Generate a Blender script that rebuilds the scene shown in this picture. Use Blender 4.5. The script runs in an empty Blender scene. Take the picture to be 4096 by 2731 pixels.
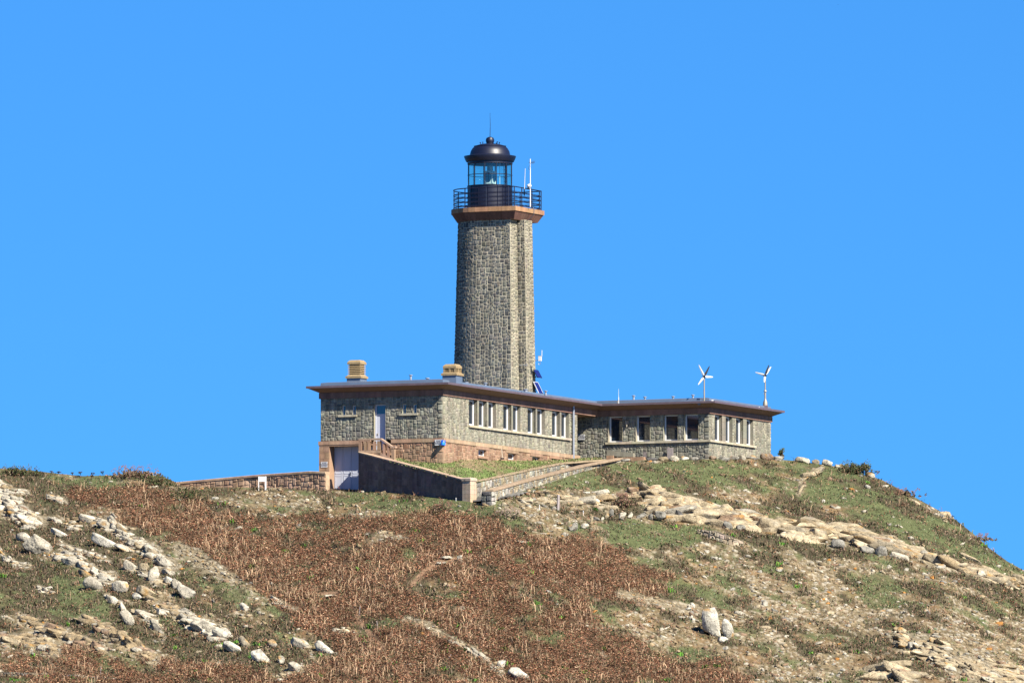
import bpy, bmesh, math, random
import numpy as np
from mathutils import Vector, Matrix
C = bpy.context.scene
R = math.radians
rng = random.Random(7)
nr = np.random.RandomState(11)

# ------------------------------------------------------------ camera, sky, sun
F = 46000.0; HOR = 4530.0; D0 = 742.0; CAMZ = 3.0
TH = math.atan((HOR-1365.5)/F)
cd = bpy.data.cameras.new('camera'); cam = bpy.data.objects.new('camera', cd); C.collection.objects.link(cam)
cam.location = (0, -D0, CAMZ); cam.rotation_euler = (math.pi/2+TH, 0, 0)
cd.sensor_width = 36; cd.lens = F/4096*36; cd.clip_end = 9000; cd.clip_start = 1
C.camera = cam
SUN = Vector((1.587, -1.823, 2.1)).normalized()
el = math.asin(SUN.z); az = math.atan2(SUN.x, SUN.y)
w = bpy.data.worlds.new('World'); C.world = w; w.use_nodes = True
nt = w.node_tree; bg = nt.nodes['Background']
sky = nt.nodes.new('ShaderNodeTexSky'); sky.sky_type = 'NISHITA'; sky.sun_disc = False
sky.sun_elevation = el; sky.sun_rotation = az; sky.air_density = 1.0; sky.dust_density = 0.0; sky.ozone_density = 3.0; sky.altitude = 0
tc = nt.nodes.new('ShaderNodeTexCoord'); mp = nt.nodes.new('ShaderNodeVectorMath'); mp.operation = 'ADD'; mp.inputs[1].default_value = (0, 0, 0.07)
nt.links.new(tc.outputs['Generated'], mp.inputs[0]); nt.links.new(mp.outputs[0], sky.inputs['Vector'])
hs = nt.nodes.new('ShaderNodeMix'); hs.data_type = 'RGBA'; hs.blend_type = 'MULTIPLY'; hs.inputs['Factor'].default_value = 1
hs.inputs['B'].default_value = (0.087, 0.270, 0.492, 1)
nt.links.new(sky.outputs[0], hs.inputs['A']); nt.links.new(hs.outputs['Result'], bg.inputs['Color'])
bg.inputs['Strength'].default_value = 0.125
sl = bpy.data.lights.new('sun', 'SUN'); so = bpy.data.objects.new('sun', sl); C.collection.objects.link(so)
sl.energy = 5.0; sl.angle = R(0.5); sl.color = (1.0, 0.93, 0.80)
so.rotation_euler = (-SUN).to_track_quat('-Z', 'Y').to_euler(); so.location = (60, -60, 120)
C.view_settings.view_transform = 'Standard'; C.view_settings.look = 'None'; C.view_settings.exposure = 1.25; C.view_settings.gamma = 1

# ------------------------------------------------------------ projection helpers (from the survey of the photo)
def unp(px, py, Y):
    u = (px-2048)/F; v = (1365.5-py)/F
    dy = math.cos(TH)-v*math.sin(TH); dz = math.sin(TH)+v*math.cos(TH)
    k = Y/dy
    return (u*k, Y-D0+0*px, CAMZ+dz*k)
A = R(24.5); ca, sa = math.cos(A), math.sin(A)
K = unp(1771, 1752, D0); ZP = K[2]
def B2W(u, v, w_=0): return (K[0]+u*ca+v*sa, K[1]-u*sa+v*ca, ZP+w_)
def ray(px, py):
    a = (px-2048)/F; v = (1365.5-py)/F
    d = (a, math.cos(TH)-v*math.sin(TH), math.sin(TH)+v*math.cos(TH))
    o = (-K[0], -D0-K[1], CAMZ-ZP)
    f = lambda q: (q[0]*ca-q[1]*sa, q[0]*sa+q[1]*ca, q[2])
    return f(o), f(d)
def onF(px, py, V=0):
    o, d = ray(px, py); t = (V-o[1])/d[1]; return (o[0]+d[0]*t, o[2]+d[2]*t)
def onR(px, py, U=0):
    o, d = ray(px, py); t = (U-o[0])/d[0]; return (o[1]+d[1]*t, o[2]+d[2]*t)

# ------------------------------------------------------------ numpy noise
def vn(x, y, s, seed=0):
    x = np.asarray(x, float)/s; y = np.asarray(y, float)/s
    xi = np.floor(x).astype(np.int64); yi = np.floor(y).astype(np.int64); fx = x-xi; fy = y-yi
    fx = fx*fx*(3-2*fx); fy = fy*fy*(3-2*fy)
    def h(a, b):
        n = (a*374761393+b*668265263+seed*1442695041) & 0xFFFFFFFF
        n = ((n ^ (n >> 13))*1274126177) & 0xFFFFFFFF
        return ((n ^ (n >> 16)) & 0xFFFF)/65535.0
    return (h(xi, yi)*(1-fx)+h(xi+1, yi)*fx)*(1-fy)+(h(xi, yi+1)*(1-fx)+h(xi+1, yi+1)*fx)*fy
def fbm(x, y, s, seed=0, o=4):
    r = 0; a = 1; t = 0
    for k in range(o):
        r = r+a*vn(x, y, s, seed+k*17); t += a; a *= .55; s *= .5
    return r/t

# ------------------------------------------------------------ materials
def nodes(m): m.use_nodes = True; return m.node_tree, m.node_tree.nodes['Principled BSDF']
def mat_attr(name, rough=.9, ns=6, var=.35, bump=.4, bs=18, bd=.02, spec=.25, streak=0):
    m = bpy.data.materials.new(name); t, b = nodes(m)
    b.inputs['Roughness'].default_value = rough; b.inputs['Specular IOR Level'].default_value = spec
    at = t.nodes.new('ShaderNodeAttribute'); at.attribute_name = 'Col'
    tcn = t.nodes.new('ShaderNodeTexCoord')
    n1 = t.nodes.new('ShaderNodeTexNoise'); n1.inputs['Scale'].default_value = ns; n1.inputs['Detail'].default_value = 5; n1.inputs['Roughness'].default_value = .65
    t.links.new(tcn.outputs['Object'], n1.inputs['Vector'])
    mr = t.nodes.new('ShaderNodeMapRange'); mr.inputs[1].default_value = .25; mr.inputs[2].default_value = .75; mr.inputs[3].default_value = .86*(1-var); mr.inputs[4].default_value = .86*(1+var)
    t.links.new(n1.outputs[0], mr.inputs[0])
    mx = t.nodes.new('ShaderNodeVectorMath'); mx.operation = 'SCALE'
    if streak:  # rain streaks and salt stains
        mg = t.nodes.new('ShaderNodeMapping'); mg.inputs['Scale'].default_value = (2.6, 2.6, .22); t.links.new(tcn.outputs['Object'], mg.inputs['Vector'])
        n3 = t.nodes.new('ShaderNodeTexNoise'); n3.inputs['Scale'].default_value = 1.0; n3.inputs['Detail'].default_value = 4; t.links.new(mg.outputs[0], n3.inputs['Vector'])
        m3 = t.nodes.new('ShaderNodeMapRange'); m3.inputs[1].default_value = .35; m3.inputs[2].default_value = .65; m3.inputs[3].default_value = 1-streak; m3.inputs[4].default_value = 1+streak*.7; t.links.new(n3.outputs[0], m3.inputs[0])
        mm = t.nodes.new('ShaderNodeMath'); mm.operation = 'MULTIPLY'; t.links.new(mr.outputs[0], mm.inputs[0]); t.links.new(m3.outputs[0], mm.inputs[1]); mr = mm
    t.links.new(at.outputs['Color'], mx.inputs[0]); t.links.new(mr.outputs[0], mx.inputs['Scale']); t.links.new(mx.outputs[0], b.inputs['Base Color'])
    if bump:
        n2 = t.nodes.new('ShaderNodeTexNoise'); n2.inputs['Scale'].default_value = bs; n2.inputs['Detail'].default_value = 4
        t.links.new(tcn.outputs['Object'], n2.inputs['Vector'])
        bp = t.nodes.new('ShaderNodeBump'); bp.inputs['Strength'].default_value = bump; bp.inputs['Distance'].default_value = bd
        t.links.new(n2.outputs[0], bp.inputs['Height']); t.links.new(bp.outputs[0], b.inputs['Normal'])
    return m
def mat(name, col, rough=.6, metal=0, var=.12, ns=4, spec=.4, bump=0):
    m = bpy.data.materials.new(name); t, b = nodes(m)
    b.inputs['Roughness'].default_value = rough; b.inputs['Metallic'].default_value = metal; b.inputs['Specular IOR Level'].default_value = spec
    tcn = t.nodes.new('ShaderNodeTexCoord')
    n1 = t.nodes.new('ShaderNodeTexNoise'); n1.inputs['Scale'].default_value = ns; n1.inputs['Detail'].default_value = 5
    t.links.new(tcn.outputs['Object'], n1.inputs['Vector'])
    cr = t.nodes.new('ShaderNodeMix'); cr.data_type = 'RGBA'
    cr.inputs['A'].default_value = (*[c*.9*(1-var) for c in col], 1); cr.inputs['B'].default_value = (*[min(1, c*.9*(1+var)) for c in col], 1)
    t.links.new(n1.outputs[0], cr.inputs['Factor']); t.links.new(cr.outputs['Result'], b.inputs['Base Color'])
    if bump:
        bp = t.nodes.new('ShaderNodeBump'); bp.inputs['Strength'].default_value = bump; bp.inputs['Distance'].default_value = .03
        t.links.new(n1.outputs[0], bp.inputs['Height']); t.links.new(bp.outputs[0], b.inputs['Normal'])
    return m
M = dict(
 stone=mat_attr('rough_granite', .9, 4, .3, .35, 22, .02, streak=.24),
 smooth=mat_attr('dressed_granite', .85, 9, .18, .35, 40, .01, streak=.2),
 paint=mat('white_paint', (.66, .66, .66), .45, var=.04),
 door=mat('pale_door_paint', (.50, .52, .60), .5, var=.05),
 glass=mat('dark_glass', (.012, .022, .038), .04, spec=1.0, var=.5, ns=1.5),
 zinc=mat('roof_membrane', (.115, .15, .21), .38, var=.25, ns=1.2, spec=.5),
 fascia=mat('fascia_metal', (.115, .085, .10), .45, var=.3, ns=3),
 soffit=mat('soffit_concrete', (.20, .12, .08), .9, var=.15, ns=2.2, bump=.2),
 black=mat('black_iron', (.004, .006, .022), .45, var=.4, ns=5, spec=.6),
 steel=mat('weathered_steel', (.34, .30, .24), .5, .4, var=.3),
 galv=mat('galvanised', (.30, .33, .38), .45, .3, var=.15),
 chim=mat('chimney_concrete', (.29, .21, .11), .9, var=.35, ns=7, bump=.4),
 wood=mat('weathered_wood', (.30, .26, .25), .9, var=.3, ns=12),
 dark=mat('dark_void', (.01, .01, .012), .9),
 blue=mat('sign_blue', (.01, .10, .55), .4, var=.05), lblue=mat('sign_light_blue', (.05, .35, .9), .4, var=.05),
 ink=mat('sign_ink', (.03, .03, .06), .5), cell=mat('solar_cell', (.012, .015, .12), .15, spec=.8, var=.4, ns=14),
 conc=mat('path_concrete', (.50, .36, .25), .95, var=.2, ns=3, bump=.2),
 gconc=mat('grey_concrete', (.25, .24, .22), .95, var=.25, ns=3, bump=.2),
 bird=mat('bird_feathers', (.03, .03, .04), .8),
 brass=mat('lamp_glow_metal', (.45, .42, .32), .35, .2),
 rock=mat_attr('lichen_rock', .95, 3.2, .42, .8, 9, .06),
 leaf=mat_attr('foliage', .85, 2, .15, 0, spec=.15),
 ground=mat_attr('hill_ground', 1.0, 5, .4, .9, 7, .08, spec=.1),
)
M['glass'].node_tree.nodes['Principled BSDF'].inputs['IOR'].default_value = 1.65
g = bpy.data.materials.new('lantern_glass'); t, b = nodes(g)
tr = t.nodes.new('ShaderNodeBsdfTransparent'); tr.inputs[0].default_value = (.74, .92, .88, 1)
gl = t.nodes.new('ShaderNodeBsdfGlossy'); gl.inputs['Roughness'].default_value = .02; gl.inputs[0].default_value = (.9, 1, .95, 1)
mxs = t.nodes.new('ShaderNodeMixShader'); mxs.inputs[0].default_value = .10
t.links.new(tr.outputs[0], mxs.inputs[1]); t.links.new(gl.outputs[0], mxs.inputs[2]); t.links.new(mxs.outputs[0], t.nodes['Material Output'].inputs['Surface'])
M['pane'] = g
sea = bpy.data.materials.new('sea_water'); t, b = nodes(sea); b.inputs['Base Color'].default_value = (.01, .045, .07, 1); b.inputs['Roughness'].default_value = .12
n_ = t.nodes.new('ShaderNodeTexNoise'); n_.inputs['Scale'].default_value = .6; bp_ = t.nodes.new('ShaderNodeBump'); bp_.inputs['Strength'].default_value = .5
tcn_ = t.nodes.new('ShaderNodeTexCoord'); t.links.new(tcn_.outputs['Object'], n_.inputs['Vector']); t.links.new(n_.outputs[0], bp_.inputs['Height']); t.links.new(bp_.outputs[0], b.inputs['Normal'])

t = M['rock'].node_tree; b = t.nodes['Principled BSDF']
src = b.inputs['Base Color'].links[0].from_socket
vo_ = t.nodes.new('ShaderNodeTexVoronoi'); vo_.feature = 'DISTANCE_TO_EDGE'; vo_.inputs['Scale'].default_value = 2.6
tcc = t.nodes.new('ShaderNodeTexCoord'); nz = t.nodes.new('ShaderNodeTexNoise'); nz.inputs['Scale'].default_value = 2.0
ad = t.nodes.new('ShaderNodeVectorMath'); ad.operation = 'MULTIPLY_ADD'; ad.inputs[1].default_value = (.9, .9, .9)
t.links.new(tcc.outputs['Object'], nz.inputs['Vector']); t.links.new(nz.outputs['Color'], ad.inputs[0]); t.links.new(tcc.outputs['Object'], ad.inputs[2]); t.links.new(ad.outputs[0], vo_.inputs['Vector'])
mr_ = t.nodes.new('ShaderNodeMapRange'); mr_.inputs[1].default_value = 0; mr_.inputs[2].default_value = .05; mr_.inputs[3].default_value = .35; mr_.inputs[4].default_value = 1
t.links.new(vo_.outputs['Distance'], mr_.inputs[0]); sc_ = t.nodes.new('ShaderNodeVectorMath'); sc_.operation = 'SCALE'
t.links.new(src, sc_.inputs[0]); t.links.new(mr_.outputs[0], sc_.inputs['Scale']); t.links.new(sc_.outputs[0], b.inputs['Base Color'])

# ------------------------------------------------------------ object helpers
def tag(o, label=None, cat=None, group=None, kind=None):
    if label: o['label'] = label
    if cat: o['category'] = cat
    if group: o['group'] = group
    if kind: o['kind'] = kind
    return o
def empty(name, loc, label, cat, rz=0, group=None):
    o = bpy.data.objects.new(name, None); C.collection.objects.link(o); o.location = loc; o.rotation_euler = (0, 0, rz)
    o.empty_display_size = .3
    return tag(o, label, cat, group)
def bem(name, u, v, w_, label, cat, group=None): return empty(name, B2W(u, v, w_), label, cat, -A, group)
class MB:
    def __init__(s): s.v = []; s.f = []; s.c = []
    def quad(s, pts, col=(1, 1, 1)):
        n = len(s.v); s.v += [tuple(p) for p in pts]; s.f.append(tuple(range(n, n+len(pts)))); s.c.append(col)
    def box(s, x0, x1, y0, y1, z0, z1, col=(1, 1, 1)): s.hexa(lambda a, b, c: (a, b, c), x0, x1, y0, y1, z0, z1, col)
    def hexa(s, f, a0, a1, b0, b1, c0, c1, col=(1, 1, 1)):
        n = len(s.v)
        for c in (c0, c1):
            for (a, b) in ((a0, b0), (a1, b0), (a1, b1), (a0, b1)): s.v.append(tuple(f(a, b, c)))
        for q in ((0, 3, 2, 1), (4, 5, 6, 7), (0, 1, 5, 4), (1, 2, 6, 5), (2, 3, 7, 6), (3, 0, 4, 7)): s.f.append(tuple(n+i for i in q)); s.c.append(col)
    def prism(s, pts, z0, z1, col=(1, 1, 1), s1=1.0):
        n = len(s.v); k = len(pts)
        cx = sum(p[0] for p in pts)/k; cy = sum(p[1] for p in pts)/k
        for p in pts: s.v.append((p[0], p[1], z0))
        for p in pts: s.v.append((cx+(p[0]-cx)*s1, cy+(p[1]-cy)*s1, z1))
        for i in range(k): s.f.append((n+i, n+(i+1) % k, n+k+(i+1) % k, n+k+i)); s.c.append(col)
        s.f.append(tuple(n+i for i in range(k))[::-1]); s.c.append(col); s.f.append(tuple(n+k+i for i in range(k))); s.c.append(col)
    def lathe(s, prof, cx=0, cy=0, seg=32, col=(1, 1, 1), close=False):
        n = len(s.v)
        for (r, z) in prof:
            for i in range(seg): a = 2*math.pi*i/seg; s.v.append((cx+r*math.cos(a), cy+r*math.sin(a), z))
        m = len(prof); rr = range(m) if close else range(m-1)
        for j in rr:
            for i in range(seg):
                j2 = (j+1) % m
                s.f.append((n+j*seg+i, n+j*seg+(i+1) % seg, n+j2*seg+(i+1) % seg, n+j2*seg+i)); s.c.append(col)
    def tube(s, pts, r, seg=8, col=(1, 1, 1), r1=None):
        pts = [Vector(p) for p in pts]; n = len(s.v); m = len(pts)
        for i, p in enumerate(pts):
            d = (pts[min(i+1, m-1)]-pts[max(i-1, 0)]).normalized()
            up = Vector((0, 0, 1)) if abs(d.z) < .9 else Vector((1, 0, 0))
            a = d.cross(up).normalized(); b = d.cross(a)
            rr = r if r1 is None else r+(r1-r)*i/(m-1)
            for k in range(seg): t_ = 2*math.pi*k/seg; s.v.append(tuple(p+(a*math.cos(t_)+b*math.sin(t_))*rr))
        for i in range(m-1):
            for k in range(seg): s.f.append((n+i*seg+k, n+i*seg+(k+1) % seg, n+(i+1)*seg+(k+1) % seg, n+(i+1)*seg+k)); s.c.append(col)
        s.f.append(tuple(n+k for k in range(seg))); s.c.append(col); s.f.append(tuple(n+(m-1)*seg+k for k in range(seg))); s.c.append(col)
    def build(s, name, m, parent=None, smooth=False, loc=None):
        me = bpy.data.meshes.new(name); me.from_pydata(s.v, [], s.f); me.validate(clean_customdata=False) if False else None
        me.materials.append(m)
        if any(c != (1, 1, 1) for c in s.c):
            ca_ = me.color_attributes.new('Col', 'FLOAT_COLOR', 'CORNER')
            arr = []
            for f_, c in zip(s.f, s.c): arr += list((*c, 1.0))*len(f_)
            ca_.data.foreach_set('color', arr)
        if smooth:
            me.polygons.foreach_set('use_smooth', [True]*len(me.polygons))
            try: me.set_sharp_from_angle(angle=R(35))
            except Exception: pass
        bmx = bmesh.new(); bmx.from_mesh(me); bmesh.ops.recalc_face_normals(bmx, faces=bmx.faces); bmx.to_mesh(me); bmx.free()
        o = bpy.data.objects.new(name, me); C.collection.objects.link(o)
        if parent: o.parent = parent
        if loc: o.location = loc
        return o
def mesh_np(name, V, Fc, cols, m, parent=None, smooth=False):
    me = bpy.data.meshes.new(name); V = np.ascontiguousarray(V, np.float32); Fc = np.ascontiguousarray(Fc, np.int32)
    k = Fc.shape[1]; me.vertices.add(len(V)); me.vertices.foreach_set('co', V.ravel())
    me.loops.add(Fc.size); me.loops.foreach_set('vertex_index', Fc.ravel())
    me.polygons.add(len(Fc)); me.polygons.foreach_set('loop_start', np.arange(0, Fc.size, k, dtype=np.int32))
    me.update(calc_edges=True)
    if smooth: me.polygons.foreach_set('use_smooth', np.ones(len(Fc), bool))
    if cols is not None:
        cols = np.asarray(cols, np.float32)
        dom = 'POINT' if len(cols) == len(V) else 'CORNER'
        if dom == 'CORNER' and len(cols) == len(Fc): cols = np.repeat(cols, k, axis=0)
        at = me.color_attributes.new('Col', 'FLOAT_COLOR', dom)
        at.data.foreach_set('color', np.ascontiguousarray(np.c_[cols, np.ones(len(cols))], np.float32).ravel())
    me.materials.append(m)
    o = bpy.data.objects.new(name, me); C.collection.objects.link(o)
    if parent: o.parent = parent
    return o
def jit(c, r_, a=.15):
    k = 1+r_.uniform(-a, a); return tuple(max(0, x*k*(1+r_.uniform(-.04, .04))) for x in c)

# ------------------------------------------------------------ masonry
def pack(nx, ny, r_, sizes):
    occ = [[0]*nx for _ in range(ny)]; out = []
    for j in range(ny):
        for i in range(nx):
            if occ[j][i]: continue
            c = r_.choice(sizes); bw, bh = c
            bw = min(bw, nx-i); bh = min(bh, ny-j)
            k = 0
            while k < bw and not occ[j][i+k]: k += 1
            bw = k
            for a in range(bh):
                for b_ in range(bw): occ[j+a][i+b_] = 1
            out.append((i, j, bw, bh))
    return out
SQ = [(2, 2)]*6+[(3, 2)]*5+[(2, 3)]*3+[(3, 3)]*2+[(4, 2)]+[(2, 1)]*2+[(1, 2)]+[(1, 1)]
def masonry(mb, f, s0, t0, W, H, cell, r_, pal, depth, mort=.014, sizes=SQ, jc=0.0, var=.22):
    nx = max(1, round(W/cell)); ny = max(1, round(H/cell)); cx = W/nx; cy = H/ny
    gx = [s0+cx*(i+(r_.uniform(-.28, .28) if 0 < i < nx else 0)) for i in range(nx+1)]; gy = [t0+cy*(j+(r_.uniform(-.25, .25) if 0 < j < ny else 0)) for j in range(ny+1)]
    for (i, j, bw, bh) in pack(nx, ny, r_, sizes):
        a0 = gx[i]+mort; a1 = gx[i+bw]-mort; b0 = gy[j]+mort; b1 = gy[j+bh]-mort
        if a1-a0 < .02 or b1-b0 < .02: continue
        col = jit(r_.choice(pal), r_, var); tx = r_.uniform(-.5, .5); ty = r_.uniform(-.6, .4); n = len(mb.v)
        cc = [(r_.uniform(-jc, jc), r_.uniform(-jc, jc)) for _ in range(4)]
        for q in range(4):
            for p in range(4):
                u = (0, .18, .82, 1)[p]; v = (0, .18, .82, 1)[q]
                inner = (p in (1, 2) and q in (1, 2))
                if inner: u += r_.uniform(-.12, .12); v += r_.uniform(-.12, .12)
                du = sum(cc[k][0]*wt for k, wt in enumerate(((1-u)*(1-v), u*(1-v), (1-u)*v, u*v)))
                dv = sum(cc[k][1]*wt for k, wt in enumerate(((1-u)*(1-v), u*(1-v), (1-u)*v, u*v)))
                d = depth*(.75+tx*(u-.5)+ty*(v-.5)+r_.uniform(-.35, .35)) if inner else depth*r_.uniform(.05, .3)
                mb.v.append(tuple(f(a0+(a1-a0)*u+du, b0+(b1-b0)*v+dv, max(.003, d))))
        for q in range(3):
            for p in range(3): k = n+q*4+p; mb.f.append((k, k+1, k+5, k+4)); mb.c.append(col)
def wall(mb, f, s0, s1, t0, t1, holes, cell, r_, pal, mortar, depth, step=99, **kw):
    es = sorted({s0, s1, *[max(s0, min(s1, h[0])) for h in holes], *[max(s0, min(s1, h[1])) for h in holes]})
    for a, b in zip(es, es[1:]):
        if b-a < 1e-4: continue
        mid = (a+b)/2; hs_ = sorted([(max(t0, h[2]), min(t1, h[3])) for h in holes if h[0] < mid < h[1]])
        t = t0; free = []
        for (c, d) in hs_:
            if c > t: free.append((t, c))
            t = max(t, d)
        if t < t1: free.append((t, t1))
        for (c, d) in free:
            n = max(1, int((b-a)/step))
            for k in range(n):
                p = a+(b-a)*k/n; q = a+(b-a)*(k+1)/n
                mb.quad([f(p, c, 0), f(q, c, 0), f(q, d, 0), f(p, d, 0)], mortar)
            if b-a > .08 and d-c > .08: masonry(mb, f, a, c, b-a, d-c, cell, r_, pal, depth, **kw)
def reveal(mb, f, h, dep, col, out=0.0):
    s0, s1, t0, t1 = h
    for (p, q) in (((s0, t0), (s0, t1)), ((s1, t0), (s1, t1)), ((s0, t0), (s1, t0)), ((s0, t1), (s1, t1))):
        n = max(1, int(round((abs(q[0]-p[0])+abs(q[1]-p[1]))/.42))) if p[0] == q[0] else 1
        for k in range(n):
            a = (p[0]+(q[0]-p[0])*k/n, p[1]+(q[1]-p[1])*k/n); b = (p[0]+(q[0]-p[0])*(k+1)/n, p[1]+(q[1]-p[1])*(k+1)/n)
            mb.quad([f(*a, out), f(*b, out), f(*b, -dep), f(*a, -dep)], jit(col, rng, .1))
def window(parent, f, s0, s1, t0, t1, d, fw=.07, mull=None, fb=None, gm='glass'):
    mb = MB(); fb = fb or fw
    mb.hexa(f, s0, s0+fw, t0, t1, d-.06, d+.02); mb.hexa(f, s1-fw, s1, t0, t1, d-.06, d+.02)
    mb.hexa(f, s0+fw, s1-fw, t0, t0+fb, d-.06, d+.018); mb.hexa(f, s0+fw, s1-fw, t1-fw, t1, d-.06, d+.018)
    o = mb.build('window', M['paint'], parent)
    g_ = MB(); g_.hexa(f, s0+fw-.005, s1-fw+.005, t0+fb-.005, t1-fw+.005, d-.045, d-.025); g_.build('pane', M[gm], o)
    return o
fF = lambda V: (lambda s, t, d: (s, V-d, t))
fR = lambda U: (lambda s, t, d: (U+d, s, t))
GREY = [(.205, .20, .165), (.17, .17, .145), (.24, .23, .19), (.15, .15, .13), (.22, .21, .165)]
GREY_SUNLIT = [(.255, .24, .185), (.23, .215, .17), (.28, .26, .195), (.21, .20, .16)]  # same stone as GREY, lightened to paint sunlight on the right-hand faces
TOW = [(.165, .155, .13), (.13, .125, .108), (.195, .18, .145), (.11, .108, .098), (.155, .145, .115)]
PINK = [(.30, .185, .12), (.265, .155, .10), (.34, .22, .145), (.25, .15, .10)]
MORT = (.38, .35, .26); MORTP = (.42, .31, .21); MORTT = (.56, .50, .36)
SMG = (.23, .215, .17); SMP = (.34, .215, .14)

# ------------------------------------------------------------ the keepers' building
U0 = -8.74
V1 = onR(2309, 1760)[0]; V2 = onR(2387, 1660)[0]
U3 = onF(2837, 1700, V2)[0]; V3 = onR(3083, 1700, U3)[0]
bld = bem('lighthouse_keepers_house', 0, 0, -1.7, 'long low grey stone building with flat overhanging roof around the foot of the lighthouse tower', 'building')
bld.location.z = ZP
TB = 2.77
r1 = random.Random(3)
doorL, doorT = onF(1497, 1617); doorR, doorB = onF(1543.5, 1799)
slots = []
for (a, b, t_, u_) in ((1368, 1383, 1620, 1660.5), (1410, 1425.5, 1620, 1660.5), (1610, 1626, 1615, 1654.5), (1652, 1668, 1615, 1654)):
    l, tt = onF(a, t_); r_, bb = onF(b, u_); slots.append((l, r_, bb, tt))
holesF = slots+[(doorL, doorR, -9, doorT)]
wb = MB(); f = fF(0)
QW = .36
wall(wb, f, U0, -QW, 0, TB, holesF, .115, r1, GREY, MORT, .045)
masonry(wb, f, -QW, 0, QW, TB, .30, r1, GREY, .07, sizes=[(1, 1), (2, 1)])
wb.quad([f(-QW, 0, 0), f(0, 0, 0), f(0, TB, 0), f(-QW, TB, 0)], MORT)
# right (long) face
g1 = [418, 548, 677, 880, 1005, 1208, 1331, 1535, 1657]; g2 = [478, 605, 730, 935, 1060, 1262, 1387, 1587, 1710]
bot = [(740, 418), (752, 548), (775, 677), (800, 880), (816, 1005), (845, 1208), (862, 1331), (890, 1535), (908, 1657)]
sillt = np.mean([onR(1750+x/3.36, 1480+y/3.36)[1] for (y, x) in bot[:]])
sillt = float(sillt)
holesR = []
for a, b in zip(g1, g2):
    s0 = onR(1750+a/3.36, 1650)[0]; s1 = onR(1750+(b+50)/3.36, 1650)[0]
    holesR.append((s0, s1, sillt, TB))
f = fR(0)
wall(wb, f, .36, V1, 0, TB, holesR, .115, r1, GREY_SUNLIT, MORT, .035)
masonry(wb, f, 0, 0, .36, TB, .30, r1, GREY_SUNLIT, .03, sizes=[(1, 1), (2, 1)])
wb.quad([f(.36, 0, 0), f(0, 0, 0), f(0, TB, 0), f(.36, TB, 0)], MORT)
# wing front
f = fF(V2); O6 = lambda x, y: (2250+x/2.476, 1400+y/2.476)
gw = [(455, 597), (728, 870), (1000, 1145), (1206, 1348)]
sillw = onF(*O6(900, 903), V2)[1]
holesW = [(onF(O6(a, 0)[0], 1700, V2)[0], onF(O6(b, 0)[0], 1700, V2)[0], sillw, TB) for a, b in gw]
vent = (onF(*O6(799, 1060), V2)[0], onF(*O6(834, 1008), V2)[0], onF(*O6(799, 1060), V2)[1], onF(*O6(834, 1008), V2)[1])
wall(wb, f, -3.2, U3-.36, -1.3, TB, holesW+[vent], .115, r1, GREY, MORT, .045)
masonry(wb, f, U3-.36, -1.3, .36, TB+1.3, .30, r1, GREY, .07, sizes=[(1, 1), (2, 1)])
wb.quad([f(U3-.36, -1.3, 0), f(U3, -1.3, 0), f(U3, TB, 0), f(U3-.36, TB, 0)], MORT)
f = fR(U3)
gr = [(1505, 1540), (1610, 1643), (1715, 1748), (1817, 1850)]
holesX = [(onR(O6(a, 0)[0], 1700, U3)[0], onR(O6(b+36, 0)[0], 1700, U3)[0], sillw, TB) for a, b in gr]
wall(wb, f, V2, V3, -1.6, TB, holesX, .115, r1, GREY_SUNLIT, MORT, .035)
# plain hidden walls, porch ceiling and returns
for q in ([(0, V1, -1), (-3.2, V1, -1), (-3.2, V1, TB), (0, V1, TB)], [(-3.2, V1, -1), (-3.2, V2, -1), (-3.2, V2, TB), (-3.2, V1, TB)],
          [(U0, 0, -4), (U0, V3, -4), (U0, V3, TB), (U0, 0, TB)], [(U0, V3, -4), (U3, V3, -4), (U3, V3, TB), (U0, V3, TB)],
          [(U3, V2, -4), (U3, V2, -1.3), (U3, V3, -1.3), (U3, V3, -4)]): wb.quad(q, GREY[0])
wb.quad([(0, V1, TB-.01), (-3.2, V1, TB-.01), (-3.2, V2, TB-.01), (0, V2, TB-.01)], SMP)
wb.build('wall', M['stone'], bld)
# smooth reveals, sills
def surround(f, h, dep, col, out):
    m_ = MB(); reveal(m_, f, h, dep, col, out); m_.build('window_surround', M['smooth'], bld)
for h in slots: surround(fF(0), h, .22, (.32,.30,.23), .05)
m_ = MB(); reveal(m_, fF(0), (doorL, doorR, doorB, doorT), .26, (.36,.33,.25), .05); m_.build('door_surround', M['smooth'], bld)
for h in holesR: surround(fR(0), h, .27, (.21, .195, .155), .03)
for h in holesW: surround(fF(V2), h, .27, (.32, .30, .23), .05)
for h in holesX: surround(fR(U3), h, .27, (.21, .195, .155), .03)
# piers between grouped windows (plain blocks)
for hh, f in ((holesR, fR(0)), (holesX, fR(U3))):
    for h, k in zip(hh, hh[1:]):
        if k[0]-h[1] < .6:
            m_ = MB()
            for i in range(4): m_.hexa(f, h[1], k[0], h[2]+(TB-h[2])*i/4+.003, h[2]+(TB-h[2])*(i+1)/4-.003, -.1, .045, jit((.25, .235, .185), rng, .1))
            m_.build('pier', M['smooth'], bld)
def sill(f, s0, s1, t, ov=.14, th=.13, n=6, col=(.44, .39, .29)):
    mb = MB()
    for k in range(n): mb.hexa(f, s0+(s1-s0)*k/n+.004, s0+(s1-s0)*(k+1)/n-.004, t-th, t+.012, -.05, ov, jit(col, rng, .08))
    return mb.build('window_sill', M['smooth'], bld)
for (a, b) in (((1354.6, 1662), (1429.6, 1662)), ((1598, 1657), (1673.5, 1657))):
    sill(fF(0), onF(*a)[0], onF(*b)[0], slots[0][2] if a[0] < 1500 else slots[2][2], .13, .11, 1)
sill(fR(0), onR(1872, 1700)[0], onR(2280, 1757)[0], sillt, n=12)
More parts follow.
